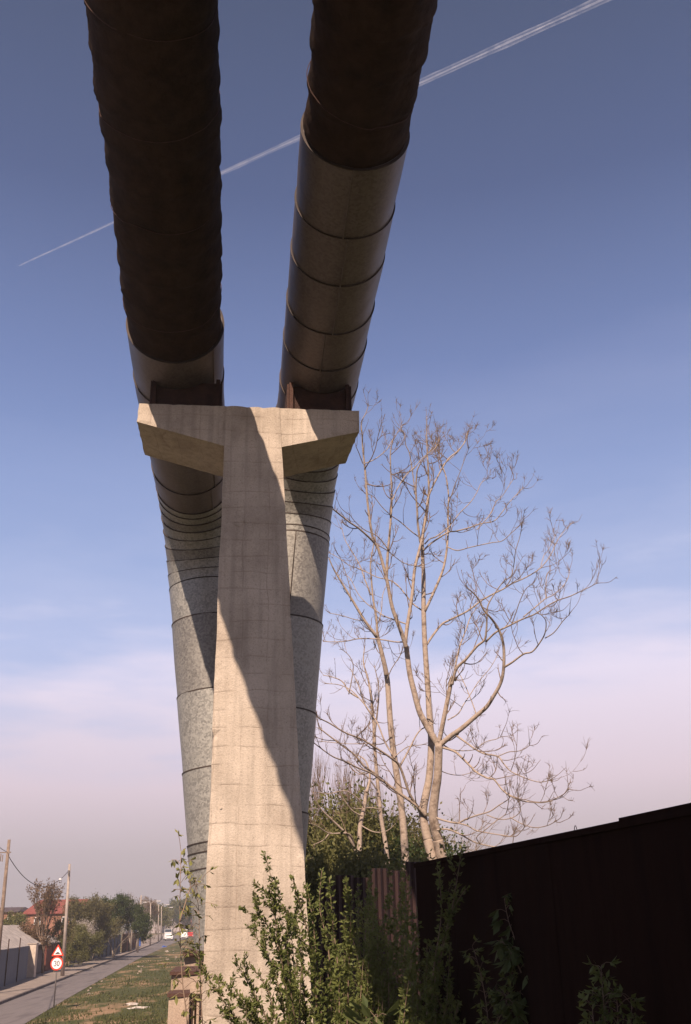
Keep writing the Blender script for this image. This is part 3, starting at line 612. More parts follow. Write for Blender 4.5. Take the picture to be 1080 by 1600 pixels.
b1 = [
 ([(662, 900), (660, 842), (667, 800), (670, 770), (669, 731), (667, 690), (667, 652)], .07, .012, .6, .2),
 ([(635, 1012), (626, 985), (613, 949), (604, 904), (592, 860), (582, 838), (575, 790), (571, 740), (567, 700), (566, 678)], .075, .02, -.2, -1.2),
 ([(566, 680), (565, 660), (572, 645), (576, 633)], .02, .008, -1.2, -1.3), ([(567, 724), (561, 708), (556, 697)], .018, .008, -1.1, -1.4), ([(568, 725), (585, 718), (603, 704), (612, 690), (622, 675), (629, 664)], .018, .007, -1.1, -.6),
 ([(633, 1006), (637, 975), (644, 930), (648, 890), (655, 860), (661, 835), (666, 800), (670, 775), (684, 745), (700, 718), (715, 705), (727, 690), (731, 676)], .065, .012, -.2, .6),
 ([(604, 904), (606, 865), (609, 833), (612, 790), (612, 765), (610, 720), (611, 700), (614, 690)], .05, .012, -.5, -.9), ([(613, 782), (622, 762), (634, 743), (650, 728), (662, 714), (680, 700), (687, 684)], .02, .008, -.9, -.3),
 ([(657, 848), (653, 820), (652, 798), (650, 770), (651, 745), (655, 728), (674, 702), (681, 690)], .045, .012, .3, -.4), ([(649, 770), (645, 740), (640, 709), (634, 695), (632, 680), (628, 672)], .022, .008, .1, -.2),
 ([(664, 955), (678, 925), (692, 891), (698, 860), (700, 830), (700, 798), (701, 775), (697, 745), (690, 725), (684, 705), (680, 690)], .05, .012, .5, 1.2),
 ([(690, 728), (705, 716), (716, 706), (726, 690), (730, 676)], .018, .008, 1.1, 1.6), ([(702, 785), (710, 760), (718, 740), (727, 715), (733, 700)], .015, .007, 1, .4),
 ([(686, 1160), (690, 1140), (694, 1120), (702, 1080), (706, 1060), (713, 1062)], .075, .06, -.3, -.5), ([(706, 1070), (713, 1045), (728, 1030), (745, 1010), (757, 1000), (760, 985), (761, 965), (763, 945), (778, 920), (790, 905)], .055, .012, -.5, -1.3),
 ([(708, 1060), (716, 1020), (722, 1000), (728, 985), (735, 965), (745, 950)], .03, .012, -.4, .3),
 ([(688, 1164), (705, 1150), (722, 1138), (745, 1118), (760, 1105), (770, 1090), (782, 1068), (787, 1045), (787, 1010), (780, 985), (769, 968), (756, 953), (748, 936), (738, 925), (729, 918)], .085, .014, -.4, -2.0),
 ([(787, 1043), (800, 1035), (818, 1022), (832, 1018), (845, 1002), (852, 988), (853, 970), (845, 960)], .035, .01, -1.2, -2.2), ([(852, 997), (866, 988), (880, 970), (890, 960)], .018, .007, -1.8, -2.4),
 ([(664, 1012), (675, 995), (690, 976), (702, 969), (730, 955), (756, 936), (785, 921), (800, 912), (822, 902), (844, 888), (860, 868), (871, 845), (880, 832), (894, 817)], .042, .008, .5, 2.2),
 ([(845, 885), (850, 868), (855, 862), (862, 850), (868, 836)], .014, .006, 1.7, 2.4), ([(790, 917), (798, 905), (803, 882), (806, 860), (812, 840), (815, 825)], .02, .007, 1.2, .6),
 ([(759, 1003), (775, 988), (795, 978), (815, 968), (835, 960), (855, 947), (872, 938), (890, 932), (905, 925), (920, 918), (933, 911)], .032, .008, -.8, -2.4),
 ([(818, 964), (835, 950), (853, 935), (864, 930), (880, 916), (888, 902), (890, 890)], .02, .007, -1.4, -1.0), ([(853, 935), (853, 915), (855, 897), (861, 892)], .014, .006, -1.2, -1.0),
 ([(800, 975), (806, 958), (813, 938), (822, 920), (833, 912)], .016, .006, -1.1, -1.8),
 ([(662, 860), (675, 848), (700, 832), (712, 830), (735, 824), (752, 818), (772, 814), (785, 800), (795, 786), (810, 770), (818, 762)], .032, .008, .4, 1.8),
 ([(745, 828), (765, 805), (775, 785), (785, 775), (798, 755), (803, 748)], .018, .007, .9, 1.5), ([(700, 855), (715, 860), (735, 855), (768, 848), (785, 845), (800, 832), (813, 820), (818, 812)], .02, .007, .5, -.4),
 ([(664, 850), (672, 842), (682, 838), (700, 825), (708, 815), (720, 800), (735, 785), (745, 770), (752, 755), (762, 748)], .026, .008, .4, .9),
 ([(585, 848), (575, 838), (560, 825), (545, 815), (530, 803), (521, 796)], .035, .02, -.9, -1.8), ([(608, 860), (590, 838), (570, 828), (555, 815), (546, 803)], .02, .008, -.6, -1.4), 
 ([(660, 842), (645, 832), (625, 815), (612, 806), (597, 792), (585, 777), (575, 772)], .022, .007, .4, -.4), ([(588, 850), (605, 860), (615, 868), (632, 880), (655, 885)], .018, .01, -.6, 0),
 ([(633, 1003), (618, 1003), (600, 1000), (582, 998), (560, 998), (540, 1002), (520, 1003), (505, 1002)], .025, .012, -.2, 1.2),
 ([(660, 954), (645, 943), (633, 928), (620, 913), (607, 906), (590, 902), (575, 895), (560, 888), (545, 883), (530, 872), (515, 864)], .026, .009, .6, 1.5),
 ([(635, 975), (615, 968), (600, 962), (585, 952), (570, 940), (558, 925), (548, 905), (540, 898)], .024, .008, 0, 1),
 ([(664, 1290), (655, 1265), (640, 1240), (625, 1198), (612, 1185), (590, 1170), (565, 1155), (540, 1145), (515, 1130), (498, 1122)], .05, .015, .2, -1.6),
 ([(666, 1275), (650, 1258), (625, 1240), (605, 1225), (585, 1208), (570, 1198), (555, 1180), (535, 1165), (515, 1150), (498, 1137)], .055, .015, 0, -.8),
 ([(600, 1222), (580, 1208), (560, 1200), (540, 1190), (520, 1182), (500, 1168), (490, 1160)], .03, .012, -.4, -1.8), ([(626, 1196), (640, 1170), (650, 1150), (658, 1140), (668, 1135), (678, 1130)], .03, .012, 0, .3),
 ([(692, 1168), (710, 1174), (720, 1182), (735, 1197), (745, 1207), (762, 1216), (772, 1218), (785, 1234), (797, 1243), (815, 1251), (838, 1254), (855, 1253), (870, 1247), (882, 1240), (889, 1232)], .038, .008, -.4, -2.4),
 ([(772, 1218), (790, 1214), (805, 1211), (812, 1209)], .012, .007, -1.2, -1.8), ([(714, 1150), (728, 1160), (745, 1172), (758, 1178), (778, 1182), (787, 1193), (798, 1205), (812, 1212), (830, 1219), (845, 1222), (860, 1219)], .03, .007, -.6, -2.0),
 ([(778, 1182), (795, 1175), (808, 1174), (820, 1170), (828, 1164)], .014, .006, -1.4, -1.9), ([(745, 1172), (750, 1165), (762, 1158), (775, 1155), (783, 1151)], .014, .006, -1.0, -1.2),
 ([(693, 1164), (706, 1171), (722, 1173), (738, 1172), (745, 1168)], .02, .008, -.4, .6),
 ([(682, 1278), (697, 1283), (715, 1286), (728, 1280), (745, 1274), (765, 1268), (780, 1258), (793, 1250), (797, 1245)], .032, .01, -.4, -1.4), ([(715, 1286), (730, 1290), (745, 1298), (765, 1302), (785, 1305), (805, 1307), (815, 1298), (820, 1292)], .022, .007, -.8, -1.6),
 ([(760, 1273), (780, 1280), (800, 1278), (813, 1268), (812, 1255)], .016, .006, -1.2, -1.4), ([(797, 1277), (815, 1287), (835, 1293), (855, 1290), (869, 1283)], .016, .006, -1.2, -2),
 ([(683, 1297), (700, 1296), (720, 1304), (742, 1316), (765, 1322), (785, 1325), (799, 1325), (802, 1312), (804, 1298)], .028, .009, -.4, -1.2), ([(750, 1318), (745, 1308), (758, 1297), (775, 1283), (790, 1272), (794, 1258), (795, 1248)], .016, .007, -.8, -1.2),
 ([(690, 1205), (705, 1210), (722, 1211), (740, 1206)], .014, .007, -.3, .5), ([(700, 1125), (716, 1115), (725, 1100), (735, 1085), (748, 1065), (765, 1045), (777, 1025)], .02, .007, -.4, .6),
 ([(744, 1115), (738, 1098), (730, 1078), (722, 1060), (714, 1045), (713, 1030)], .018, .008, -.6, .3),
]
traced_tree('bare_tree', 'large bare pale tree with twin trunk rising above the dark wall', (at(685, 1347, 21).x, 21, 1.6), t1, b1, 7, 21, 1.75)
t2 = [([(634, 1350), (631, 1300), (627, 1258), (620, 1210), (616, 1182), (611, 1140), (608, 1100), (606, 1070), (604, 1052)], .16, .10, .2)]
b2 = [([(604, 1055), (600, 1035), (591, 1000), (585, 990), (570, 970), (552, 940), (535, 912), (522, 890), (514, 872)], .085, .015, 0, -.8), ([(597, 1020), (590, 990), (588, 965), (583, 935), (580, 900), (579, 880), (584, 850), (586, 838)], .05, .012, 0, -.3),
      ([(589, 980), (596, 955), (598, 930), (605, 912)], .02, .008, 0, .5), ([(580, 930), (570, 905), (563, 885), (552, 865), (540, 845), (534, 825)], .025, .008, 0, .8), ([(617, 1185), (602, 1160), (590, 1130), (580, 1115), (565, 1095), (548, 1078), (530, 1070), (510, 1068)], .03, .01, 0, 1),
      ([(570, 970), (555, 968), (535, 962), (515, 958)], .015, .008, -.3, -.5), ([(605, 1062), (612, 1045), (625, 1025), (630, 1012)], .018, .008, 0, -.5), ([(617, 1182), (635, 1168), (650, 1165), (665, 1163)], .016, .008, 0, .6), ([(612, 1150), (598, 1162), (570, 1162), (540, 1162), (500, 1158)], .018, .009, 0, 1.0),
      ([(560, 1090), (545, 1080), (535, 1065), (520, 1058), (505, 1055)], .03, .01, .8, 1.5), ([(545, 1085), (550, 1060), (552, 1040), (546, 1025), (535, 1015)], .02, .008, .8, .4), ([(548, 940), (546, 915), (535, 880), (530, 868)], .016, .007, -.5, -1)]
traced_tree('bare_tree', 'single-stemmed bare tree just left of the twin-trunked one', (at(634, 1350, 25.5).x, 25.5, 1.6), [(p_, a_*.82, c_*.85, d_) for p_, a_, c_, d_ in t2], b2, 8, 25.5)
t3 = [([(606, 1350), (602, 1315), (596, 1280), (592, 1240), (588, 1200), (585, 1160)], .10, .06, .2)]
b3 = [([(585, 1162), (584, 1130), (580, 1090), (575, 1060), (568, 1035), (570, 1010)], .06, .012, 0, .4), ([(585, 1150), (590, 1110), (592, 1075), (585, 1040)], .035, .01, 0, -.4), ([(583, 1120), (570, 1100), (560, 1070), (548, 1045)], .03, .01, 0, .6), ([(590, 1235), (575, 1215), (560, 1205), (545, 1190)], .025, .01, 0, -.5), ([(594, 1265), (580, 1262), (560, 1264), (550, 1262)], .02, .01, 0, -.5)]
traced_tree('bare_tree', 'slender bare tree between the pier and the other bare trees', (at(606, 1350, 27).x, 27, 1.6), [(p_, a_*.82, c_*.85, d_) for p_, a_, c_, d_ in t3], b3, 9, 27, 1.5)
t4 = [([(560, 1352), (562, 1320), (563, 1290), (569, 1262), (573, 1235)], .11, .07, .2)]
b4 = [([(573, 1238), (578, 1215), (572, 1190), (560, 1180)], .05, .012, 0, .3), ([(560, 1340), (545, 1308), (520, 1282), (500, 1262), (489, 1238)], .045, .012, -.2, -1), ([(553, 1320), (545, 1303), (515, 1302), (498, 1292), (484, 1286)], .03, .01, -.2, -1.2), ([(514, 1303), (505, 1313), (490, 1320)], .022, .009, -.4, -1),
      ([(566, 1275), (550, 1266), (535, 1245), (528, 1232)], .025, .01, 0, -.5), ([(569, 1262), (560, 1248), (540, 1236), (515, 1240), (495, 1238)], .02, .009, 0, -.6), ([(565, 1290), (585, 1300), (605, 1298), (620, 1285)], .018, .008, 0, -.4)]
traced_tree('bare_tree', 'short pale bare tree with broken limbs beside the pier', (at(560, 1352, 25).x, 25, 1.6), [(p_, a_*.82, c_*.85, d_) for p_, a_, c_, d_ in t4], b4, 10, 25, .7, umb=False)

def grow(mb, p, d, L, r, lev, rg, tips, up=.1, n=5, ang=.7, nb=(2, 3), sh=.72, wob=.15, sides=5):
    pts = [p]; q = p; dd = d.copy()
    for i in range(n): dd = (dd+rv(rg)*wob+UP*up).normalized(); q = q+dd*L/n; pts.append(q)
    mb.tube(pts, [r*(1-.45*i/n) for i in range(n+1)], sides, False)
    if lev <= 0: tips.append((pts[-1], dd, L)); tips.append((pts[n//2], dd, L)); return
    for k_ in range(rg.randint(*nb)):
        a_ = rg.randint(max(1, n//2), n); s_ = (dd+rv(rg)*ang).normalized(); grow(mb, pts[a_], s_, L*sh*rg.uniform(.8, 1.15), r*.58, lev-1, rg, tips, up, n, ang, nb, sh, wob, max(3, sides-1))
    grow(mb, pts[-1], dd, L*sh, r*.55, lev-1, rg, tips, up, n, ang, nb, sh, wob, max(3, sides-1))
def leaves(mb, tips, rg, n, spread, size, up=.2):
    for (p_, d, L) in tips:
        for i in range(n):
            q = p_+rv(rg)*spread*abs(rg.gauss(0, .6))
            dd = (d+rv(rg)*1.2+UP*up).normalized(); s_ = size*rg.uniform(.6, 1.3); mb.leaf(q, dd, rv(rg), s_, s_*.55)
def bgtree(name, label, base, h, lev=3, trunk=.25, seed=1, ln=12, spread=.5, size=.18, lmat='l_olive', tmat='fartwig', ang=.75, up=.08, wid=1.0, stems=1, group=None, cat='tree', nb=(2, 3), sh=.72, tr=None):
    rg = random.Random(seed); base = V(base); th = thing(name, label, cat, base, group); tb = MB(); cb = MB(); tips = []
    Lt = h*trunk
    for s_ in range(stems):
        d0 = (UP+V((rg.uniform(-1, 1), rg.uniform(-1, 1), 0))*(.12 if stems == 1 else .45*wid)).normalized(); top = base+d0*Lt; r0 = (tr or h*.022)/(stems**.3)
        r0 *= .72; tb.tube([base-UP*.1, base+d0*Lt*.5, top], [r0*1.15, r0, r0*.85], 8)
        S = sum(sh**i for i in range(lev+1)); L = (h-Lt)/S*.92
        for k_ in range(rg.randint(3, 4) if stems < 3 else 2):
            s2 = (d0+rv(rg)*ang*wid).normalized(); s2.z = abs(s2.z)+.2; grow(cb, top, s2.normalized(), L, r0*.6, lev, rg, tips, up, 4, ang*wid, nb, sh)
    # stretch to the wanted height
    zmax = max(v.z for v in cb.v); kz = (h)/(zmax-base.z)
    for v in cb.v: v.z = base.z+(v.z-base.z)*kz
    for v in tb.v: v.z = base.z+(v.z-base.z)*kz
    tips = [(V((p_.x, p_.y, base.z+(p_.z-base.z)*kz)), d, L) for p_, d, L in tips]
    tb.build('trunk', M[tmat], th)
    cr = cb.build('crown', M[tmat], th)
    if ln:
        lb = MB(); leaves(lb, tips, rg, ln, spread, size); lb.build('foliage', M[lmat], cr)
    return th
# green mass behind the bare trees
for i, (px, py, Y, h, mt_, sd, lab) in enumerate([(515, 1352, 33, 6.4, 'l_mid', 21, 'green leafy tree directly behind the right edge of the pier'), (570, 1352, 35, 6.0, 'l_olive', 22, 'leafy green tree behind the short pale bare tree'),
        (628, 1350, 32, 4.9, 'l_dark', 23, 'darker green tree behind the single-stemmed bare tree'), (478, 1350, 36, 6.2, 'l_olive', 24, 'olive tree mostly hidden behind the pier')]):
    b_ = at(px, py, Y); b_.z = 2.0-smooth(21, 42, Y)*.9; bgtree('leafy_tree', lab, b_, h, 3, .12, sd, 60, .75, .12, mt_, wid=1.2, stems=4, ang=.85, up=.14)
for (px, Y, h_, sd, lab) in ((598, 18.5, 2.75, 25, 'dark leafy shrub at the foot of the slender bare trees'), (540, 19.5, 2.9, 26, 'leafy shrub between the pier and the short pale bare tree'), (650, 18, 2.6, 27, 'low leafy shrub at the foot of the single-stemmed bare tree')):
    b_ = at(px, 1360, Y); b_.z = 2.1; bgtree('leafy_shrub', lab, b_, h_+.2, 3, .08, sd, 44, .45, .085, 'l_mid', wid=1.1, stems=4, ang=.85, up=.1, cat='shrub')
b_ = at(530, 1352, 40); b_.z = 1; bgtree('bare_shrub', 'tall thin bare whip-stemmed tree behind the green trees by the pier', b_, 9.6, 4, .15, 31, 0, tmat='twig', up=.3, ang=.5, stems=5, wid=.9)
b_ = at(735, 1352, 48); b_.z = .3; bgtree('bare_tree', 'distant fine-twigged bare tree low behind the twin-trunked tree', b_, 9.0, 4, .2, 32, 0, tmat='fartwig', up=.03, ang=.9, wid=1.1)

# ------------------------------------------------------------------ foreground bush
def cane(sb, lb, pts, r0, rg, dens=1.0, size=.030, subs=True, startt=.12):
    P = catmull(pts, 6); m_ = len(P); sb.tube(P, [r0*(1-.75*i/(m_-1)) for i in range(m_)], 5)
    for i in range(1, m_):
        seg = P[i]-P[i-1]; t_ = i/(m_-1)
        if t_ < startt: continue
        n = max(1, int(seg.length*105*dens))
        for j in range(n):
            if rg.random() < .15 and t_ < .9: continue
            q = P[i-1]+seg*rg.random(); o = rv(rg); q = q+o*.004
            for k_ in range(rg.randint(3, 5)):
                d = (o+rv(rg)*.9+seg.normalized()*.7).normalized(); s_ = size*rg.uniform(.5, 1.3)*(1.1-.35*t_); lb.leaf(q+rv(rg)*.012, d, rv(rg), s_, s_*.45)
        if subs and t_ < .8 and rg.random() < .25:
            d = (seg.normalized()+rv(rg)*.8).normalized(); L = rg.uniform(.08, .25); p_ = P[i]
            cane(sb, lb, [p_, p_+d*L*.5, p_+(d+UP*.3)*L], r0*.45, rg, dens, size*.9, False, .2)
bush = thing('leafy_bush', 'spiky sunlit green bush with small leaves in front of the pier foot', 'bush', at(520, 1700, 9.0)); ORG[bush.name] = V(bush.location)
rg = random.Random(77); sb, lb = MB(), MB()
canes = [[(470, 1700), (450, 1560), (432, 1450), (428, 1390), (414, 1335)], [(480, 1700), (475, 1550), (462, 1450), (425, 1405), (398, 1380)], [(500, 1700), (490, 1500), (470, 1420), (457, 1372)], [(460, 1700), (440, 1560), (420, 1500), (400, 1465), (386, 1445)],
         [(470, 1700), (450, 1540), (425, 1460), (405, 1430), (395, 1440)], [(450, 1700), (420, 1600), (390, 1540), (366, 1497)], [(440, 1700), (410, 1620), (370, 1560), (336, 1524)], [(430, 1680), (400, 1630), (360, 1580), (322, 1524), (312, 1520)],
         [(450, 1700), (430, 1590), (415, 1540), (388, 1505)], [(510, 1700), (500, 1560), (490, 1450), (480, 1385)], [(520, 1700), (515, 1500), (500, 1420), (503, 1360)], [(530, 1700), (530, 1540), (520, 1440), (515, 1372)],
         [(540, 1700), (545, 1520), (548, 1430), (540, 1385)], [(470, 1700), (470, 1600), (455, 1520), (440, 1480)], [(430, 1700), (395, 1640), (360, 1590), (345, 1575)], [(460, 1700), (430, 1640), (400, 1585), (375, 1560)], [(480, 1700), (462, 1600), (450, 1500), (452, 1420)]]
for c_ in canes:
    Y0 = 8.9+rg.uniform(-.3, .6); dy = rg.uniform(-.6, .4); cane(sb, lb, [at(x, y, Y0+dy*i/(len(c_)-1)) for i, (x, y) in enumerate(c_)], .008, rg, 1.0, .050)
for i in range(26):
    x0 = rg.uniform(440, 600); tx = x0+rg.uniform(-40, 40); ty = 1400+abs(tx-500)*.35+rg.uniform(0, 190); Y0 = rg.uniform(8.7, 9.6)+(1.2 if x0 > 535 else 0); dy = rg.uniform(-.4, .4)
    cane(sb, lb, [at(x0, 1700, Y0), at((x0*.6+tx*.4), (1700+ty)/2, Y0+dy*.5), at(tx, ty, Y0+dy)], .007, rg, .72, .050)
sb.build('stems', M['twig'], bush); lb.build('leaves', M['l_bush'], bush)

bush2 = thing('shaded_shrub', 'dense shaded dark green shrub in front of the end of the dark wall', 'bush', at(640, 1700, 8.6)); rg = random.Random(78); sb, lb = MB(), MB()
for c_ in [[(650, 1700), (690, 1480), (720, 1400), (762, 1363)], [(650, 1700), (680, 1500), (690, 1420), (683, 1352)], [(640, 1700), (700, 1450), (715, 1370), (722, 1322)]]:
    cane(sb, lb, [at(x, y, 7.9) for x, y in c_], .007, rg, .8, .045)
for i in range(84):
    x0 = rg.uniform(555, 700); tx = x0+rg.uniform(-50, 50); ty = 1358+abs(tx-600)*.45+rg.uniform(-20, 190); ty += 70 if tx > 645 else 0; Y0 = rg.uniform(8.0, 8.8) if tx > 645 else rg.uniform(9.8, 11); dy = rg.uniform(-.4, .4)
    cane(sb, lb, [at(x0, 1700, Y0), at((x0*.6+tx*.4), (1700+ty)/2, Y0+dy*.5), at(tx, ty, Y0+dy)], .006, rg, .75, .048)
sb.build('stems', M['twig'], bush2); lb.build('leaves', M['l_bush'], bush2)

def sapling(name, label, stems, Y, size, lmat, seed, droop=.5, dens=14, r=.007, cat='sapling', wid=.4, clump=5, reach=.05, group=None, tmin=.1):
    rg = random.Random(seed); th = thing(name, label, cat, at(stems[0][0][0], stems[0][0][1], Y), group); sb, lb = MB(), MB()
    for c_ in stems:
        P = catmull([at(x, y, Y+.05*i) for i, (x, y) in enumerate(c_)], 8); m_ = len(P); sb.tube(P, [r*.6*(1-.7*i/(m_-1)) for i in range(m_)], 6); acc = 0
        for i in range(int(m_*tmin)+1, m_):
            acc += (P[i]-P[i-1]).length*dens*2.6
            while acc > 0 or i == m_-1:
                acc -= 1; o = rv(rg); o.z *= .3; o.normalize(); L = rg.uniform(.4, 1.2)*reach; e = P[i]+o*L+UP*L*.4; sb.tube([P[i], P[i]+o*L*.5+UP*L*.35, e], r*.25, 4, False)
                for k_ in range(clump):
                    d = (o*.8+rv(rg)*.9-UP*droop).normalized(); s_ = size*rg.uniform(.6, 1.25); lb.leaf(e-o*L*.3*rg.random(), d, (UP+rv(rg)*.6).normalized(), s_, s_*wid)
                if i == m_-1: break
    sb.build('stem', M['twig'], th); lb.build('leaves', M[lmat], th); return th
sapling('young_sapling', 'slim sapling with small yellow-green leaves standing over the road view', [[(298, 1680), (292, 1590), (285, 1530), (281, 1450), (282, 1380), (283, 1330)], [(281, 1440), (295, 1395), (300, 1385), (312, 1380)]], 5.6, .042, 'l_bud', 5, dens=16, reach=.09, tmin=.2, clump=4)
sapling('young_sapling', 'leafy thin shoot rising against the left edge of the pier', [[(323, 1680), (316, 1590), (312, 1500), (311, 1430), (307, 1385)]], 5.9, .04, 'l_bud', 6, dens=14, reach=.10, tmin=.2, clump=4)
sapling('shaded_sapling', 'broad drooping leaf sapling in shade against the dark wall', [[(828, 1680), (822, 1560), (808, 1480), (795, 1440), (788, 1405)], [(815, 1520), (800, 1490), (785, 1470)], [(825, 1600), (795, 1560), (775, 1545)]], 6.9, .10, 'l_big', 11, .9, 14, .008, reach=.07, clump=6)
sapling('shaded_sapling', 'small sapling with sun-flecked leaves left of the broad-leaved one', [[(770, 1680), (760, 1570), (748, 1510), (738, 1478)], [(765, 1620), (790, 1570), (800, 1520)]], 6.9, .05, 'l_bush', 12, .2, 22, .006, reach=.06, clump=5)
sapling('low_shrub', 'low dark shrub with a bare reddish tip at the lower right', [[(950, 1720), (946, 1600), (941, 1540), (940, 1508)], [(950, 1720), (965, 1600), (962, 1550)], [(950, 1720), (930, 1620), (925, 1560)], [(955, 1720), (985, 1600), (985, 1560)]], 5.0, .045, 'l_bush', 13, .1, 26, .006, cat='bush', reach=.06, clump=6)
sapling('broad_leaf_plant', 'bright broad-leaved plant at the bottom edge below the bush', [[(590, 1700), (588, 1610), (590, 1585)]], 4.6, .10, 'l_big', 14, -.1, 22, .006, cat='plant', wid=.42, reach=.07, clump=3, tmin=.4)

# ------------------------------------------------------------------ street side: poles, signs, fences, houses
GPOLE = 'concrete utility poles along the road'
def pole(px0, py0, px1, py1, Y, r0, r1, label, name='utility_pole', z=0, mt_='pole', top=True, grp=GPOLE):
    a_ = at(px0, py0, Y); b_ = at(px1, py1, Y); f_ = (z-.1-b_.z)/(a_.z-b_.z); base = b_+(a_-b_)*f_; th = thing(name, label, 'pole', (base.x, base.y, z), grp)
    mb = MB(); mb.tube([base, a_], [r0, r1], 10); mb.build('shaft', M[mt_], th)
    return th, a_, base
p1, top1, base1 = pole(14.5, 1312, 2, 1440, 72, .17, .10, 'leaning weathered pole cut by the left edge of the view', mt_='wood')
q = MB(); c_ = at(5, 1333, 72); q.box(at(7, 1332, 72), .9, .07, .07); q.box(at(1, 1340, 71.8), .06, .06, .5); q.box(at(4, 1341, 71.8), .05, .05, .45); q.build('crossarm', M['wood'], p1)
p2, top2, base2 = pole(109, 1350, 98, 1520, 94, .17, .10, 'tall straight pole behind the speed limit sign')
q = MB(); q.box(at(107.5, 1363, 93.8), .12, .12, .35); q.build('cable_clamp', M['steel'], p2)
for i, (a_, b_, Y, lab) in enumerate([((221, 1399), (217, 1459), 165, 'pole before the lamps, taller one right of the dark green tree'), ((208, 1420), (206, 1458), 170, 'shorter pole nearest the dark green tree')]):
    pole(*a_, *b_, Y, .15, .1, lab)
# sagging cable between the two near poles
ct = thing('overhead_cable', 'dark cable sagging between the two nearest utility poles', 'cable', at(13, 1336, 72)); cb = MB(); P = []
for i in range(21):
    t_ = i/20; a_ = at(12.5, 1336, 72).lerp(at(107, 1361, 94), t_); a_.z -= 1.62*4*t_*(1-t_); P.append(a_)
cb.tube(P, .026, 5); cb.build('cable', M['wire'], ct)
bb_ = MB(); bb_.tube([P[17]+V((0, 0, -.1)), P[17]+V((0, 0, .06))], [.12, .12], 8); bb_.build('insulator', M['white'], ct)
ct = thing('overhead_cable', 'thin cable leaving the left pole out of the frame', 'cable', at(12, 1333, 72)); cb = MB(); P = [at(12, 1332, 72).lerp(at(-120, 1180, 30), i/8)-V((0, 0, 1.2*4*(i/8)*(1-i/8)*.3)) for i in range(9)]; cb.tube(P, .02, 5); cb.build('cable', M['wire'], ct)

# street lamps
for i, (px, pyt, pyb, Y, lab) in enumerate([(235.5, 1411, 1466, 210, 'double-armed street lamp nearest, in front of the pale fence'), (248, 1413, 1464, 250, 'second street lamp, its head just above the fence end'), (252.5, 1416, 1463, 275, 'thin street lamp right of the second one'), (259, 1420, 1462, 300, 'farthest street lamp before the vans')]):
    a_ = at(px, pyt, Y); base = V((at(px, pyb, Y).x, Y, 0)); th = thing('street_lamp', lab, 'street lamp', base, 'street lamps down the road'); mb = MB(); mb.tube([base, a_], [.16, .10], 8); mb.build('lamp_post', M['pole'], th)
    for sx in ((-1, 1) if i == 0 else (1,) if i != 1 else (-1,)):
        if i == 0 and sx < 0: e = at(229.5, 1409.5, Y)
        else: e = a_+V((sx*1.3, 0, .35))
        ar = MB(); ar.tube([a_-V((0, 0, .1)), a_.lerp(e, .5)+V((0, 0, .15)), e], .07, 6); ar.build('lamp_arm', M['pole'], th)
        hd = MB(); hd.box(e+V((sx*.3, 0, -.02)), .85, .4, .2); hd.box(e+V((sx*.3, 0, -.14)), .65, .3, .06); hd.build('lamp_head', M['lampm'], th)
def fence(name, label, pts, hts, mt_, posts=None, group=None, post_mat='rustdark', n=None, ribs=True, overpost=0):
    th = thing(name, label, 'fence', pts[0], group)
    for (a_, b_), (h0_, h1_) in zip(zip(pts, pts[1:]), zip(hts, hts[1:])):
        a_, b_ = V(a_), V(b_); L = (b_-a_).length; m_ = n or max(1, int(L/2.5))
        for i in range(m_):
            p_, q_ = a_.lerp(b_, i/m_), a_.lerp(b_, (i+1)/m_); ha = h0_+(h1_-h0_)*i/m_; hb = h0_+(h1_-h0_)*(i+1)/m_; d = (q_-p_).normalized(); nn = V((-d.y, d.x, 0))
            mb = MB(); k_ = 10
            for j in range(k_):
                u, v = p_.lerp(q_, j/k_+.0), p_.lerp(q_, (j+(.985 if ribs else 1))/k_); o = nn*(.03 if ribs and j % 2 else 0); tk = nn*.03
                mb.hexa([u+o, v+o, u+o+tk, v+o+tk, u+o+UP*ha, v+o+UP*hb, u+o+UP*ha+tk, v+o+UP*hb+tk])
            mb.build('fence_panel', mt_, th)
            mb = MB(); mb.box(p_-nn*.05+UP*((ha+overpost)/2), .07, .07, ha+overpost, d); mb.build('fence_post', M[post_mat], th)
    return th
def FX(y, o=0): return V((fence_x(y)+o, y, .08))
fence('board_fence', 'blue-grey board fence with brown posts nearest on the left', [FX(40), FX(60), FX(75), FX(91)], [2.45, 2.45, 2.5, 2.5], M['bluefence'], overpost=.7, ribs=False, n=3)
gp = thing('gate_pillar', 'pale plastered gate pillar at the end of the blue-grey fence', 'pillar', FX(93.2)); mb = MB(); mb.box(FX(93.2)+UP*1.3, .72, .6, 2.6); mb.build('pillar_body', M['pillar'], gp); mb = MB(); mb.box(FX(93.2)+UP*2.64, .8, .7, .08); mb.build('pillar_cap', M['pole'], gp)
fence('board_fence', 'grey-purple board gate between the hedge and the blue fence', [FX(122, -1.2), FX(128, -.7)], [2.3, 2.3], M['greyf'], n=3)
fence('board_fence', 'dark blue board fence under the dark green tree', [FX(128.5, -.6), FX(163)], [2.4, 2.5], M['darkblue'], n=9)
fence('board_fence', 'brown-red board fence right of the dark blue one', [FX(163.5, .2), FX(170, .2), FX(197)], [2.6, 2.6, 2.5], M['brownf'], n=5)
fence('board_fence', 'pale corrugated sheet fence far down the road', [V((fence_x(225)-2.2, 225, 0)), V((fence_x(260)+.5, 262, 0))], [2.7, 3.0], M['palef'], n=9, post_mat='pole')
bp = thing('blue_booth', 'small blue panel with a white mark beyond the brown-red fence', 'panel', FX(203, .3)); mb = MB(); mb.box(FX(203, .3)+UP*1.5, 1.1, .3, 2.8); mb.build('panel_board', M['bluep'], bp); mb = MB(); mb.box(FX(203, .3)+UP*2.3-V((0, .17, 0)), .35, .03, .9); mb.build('white_mark', M['white'], bp)

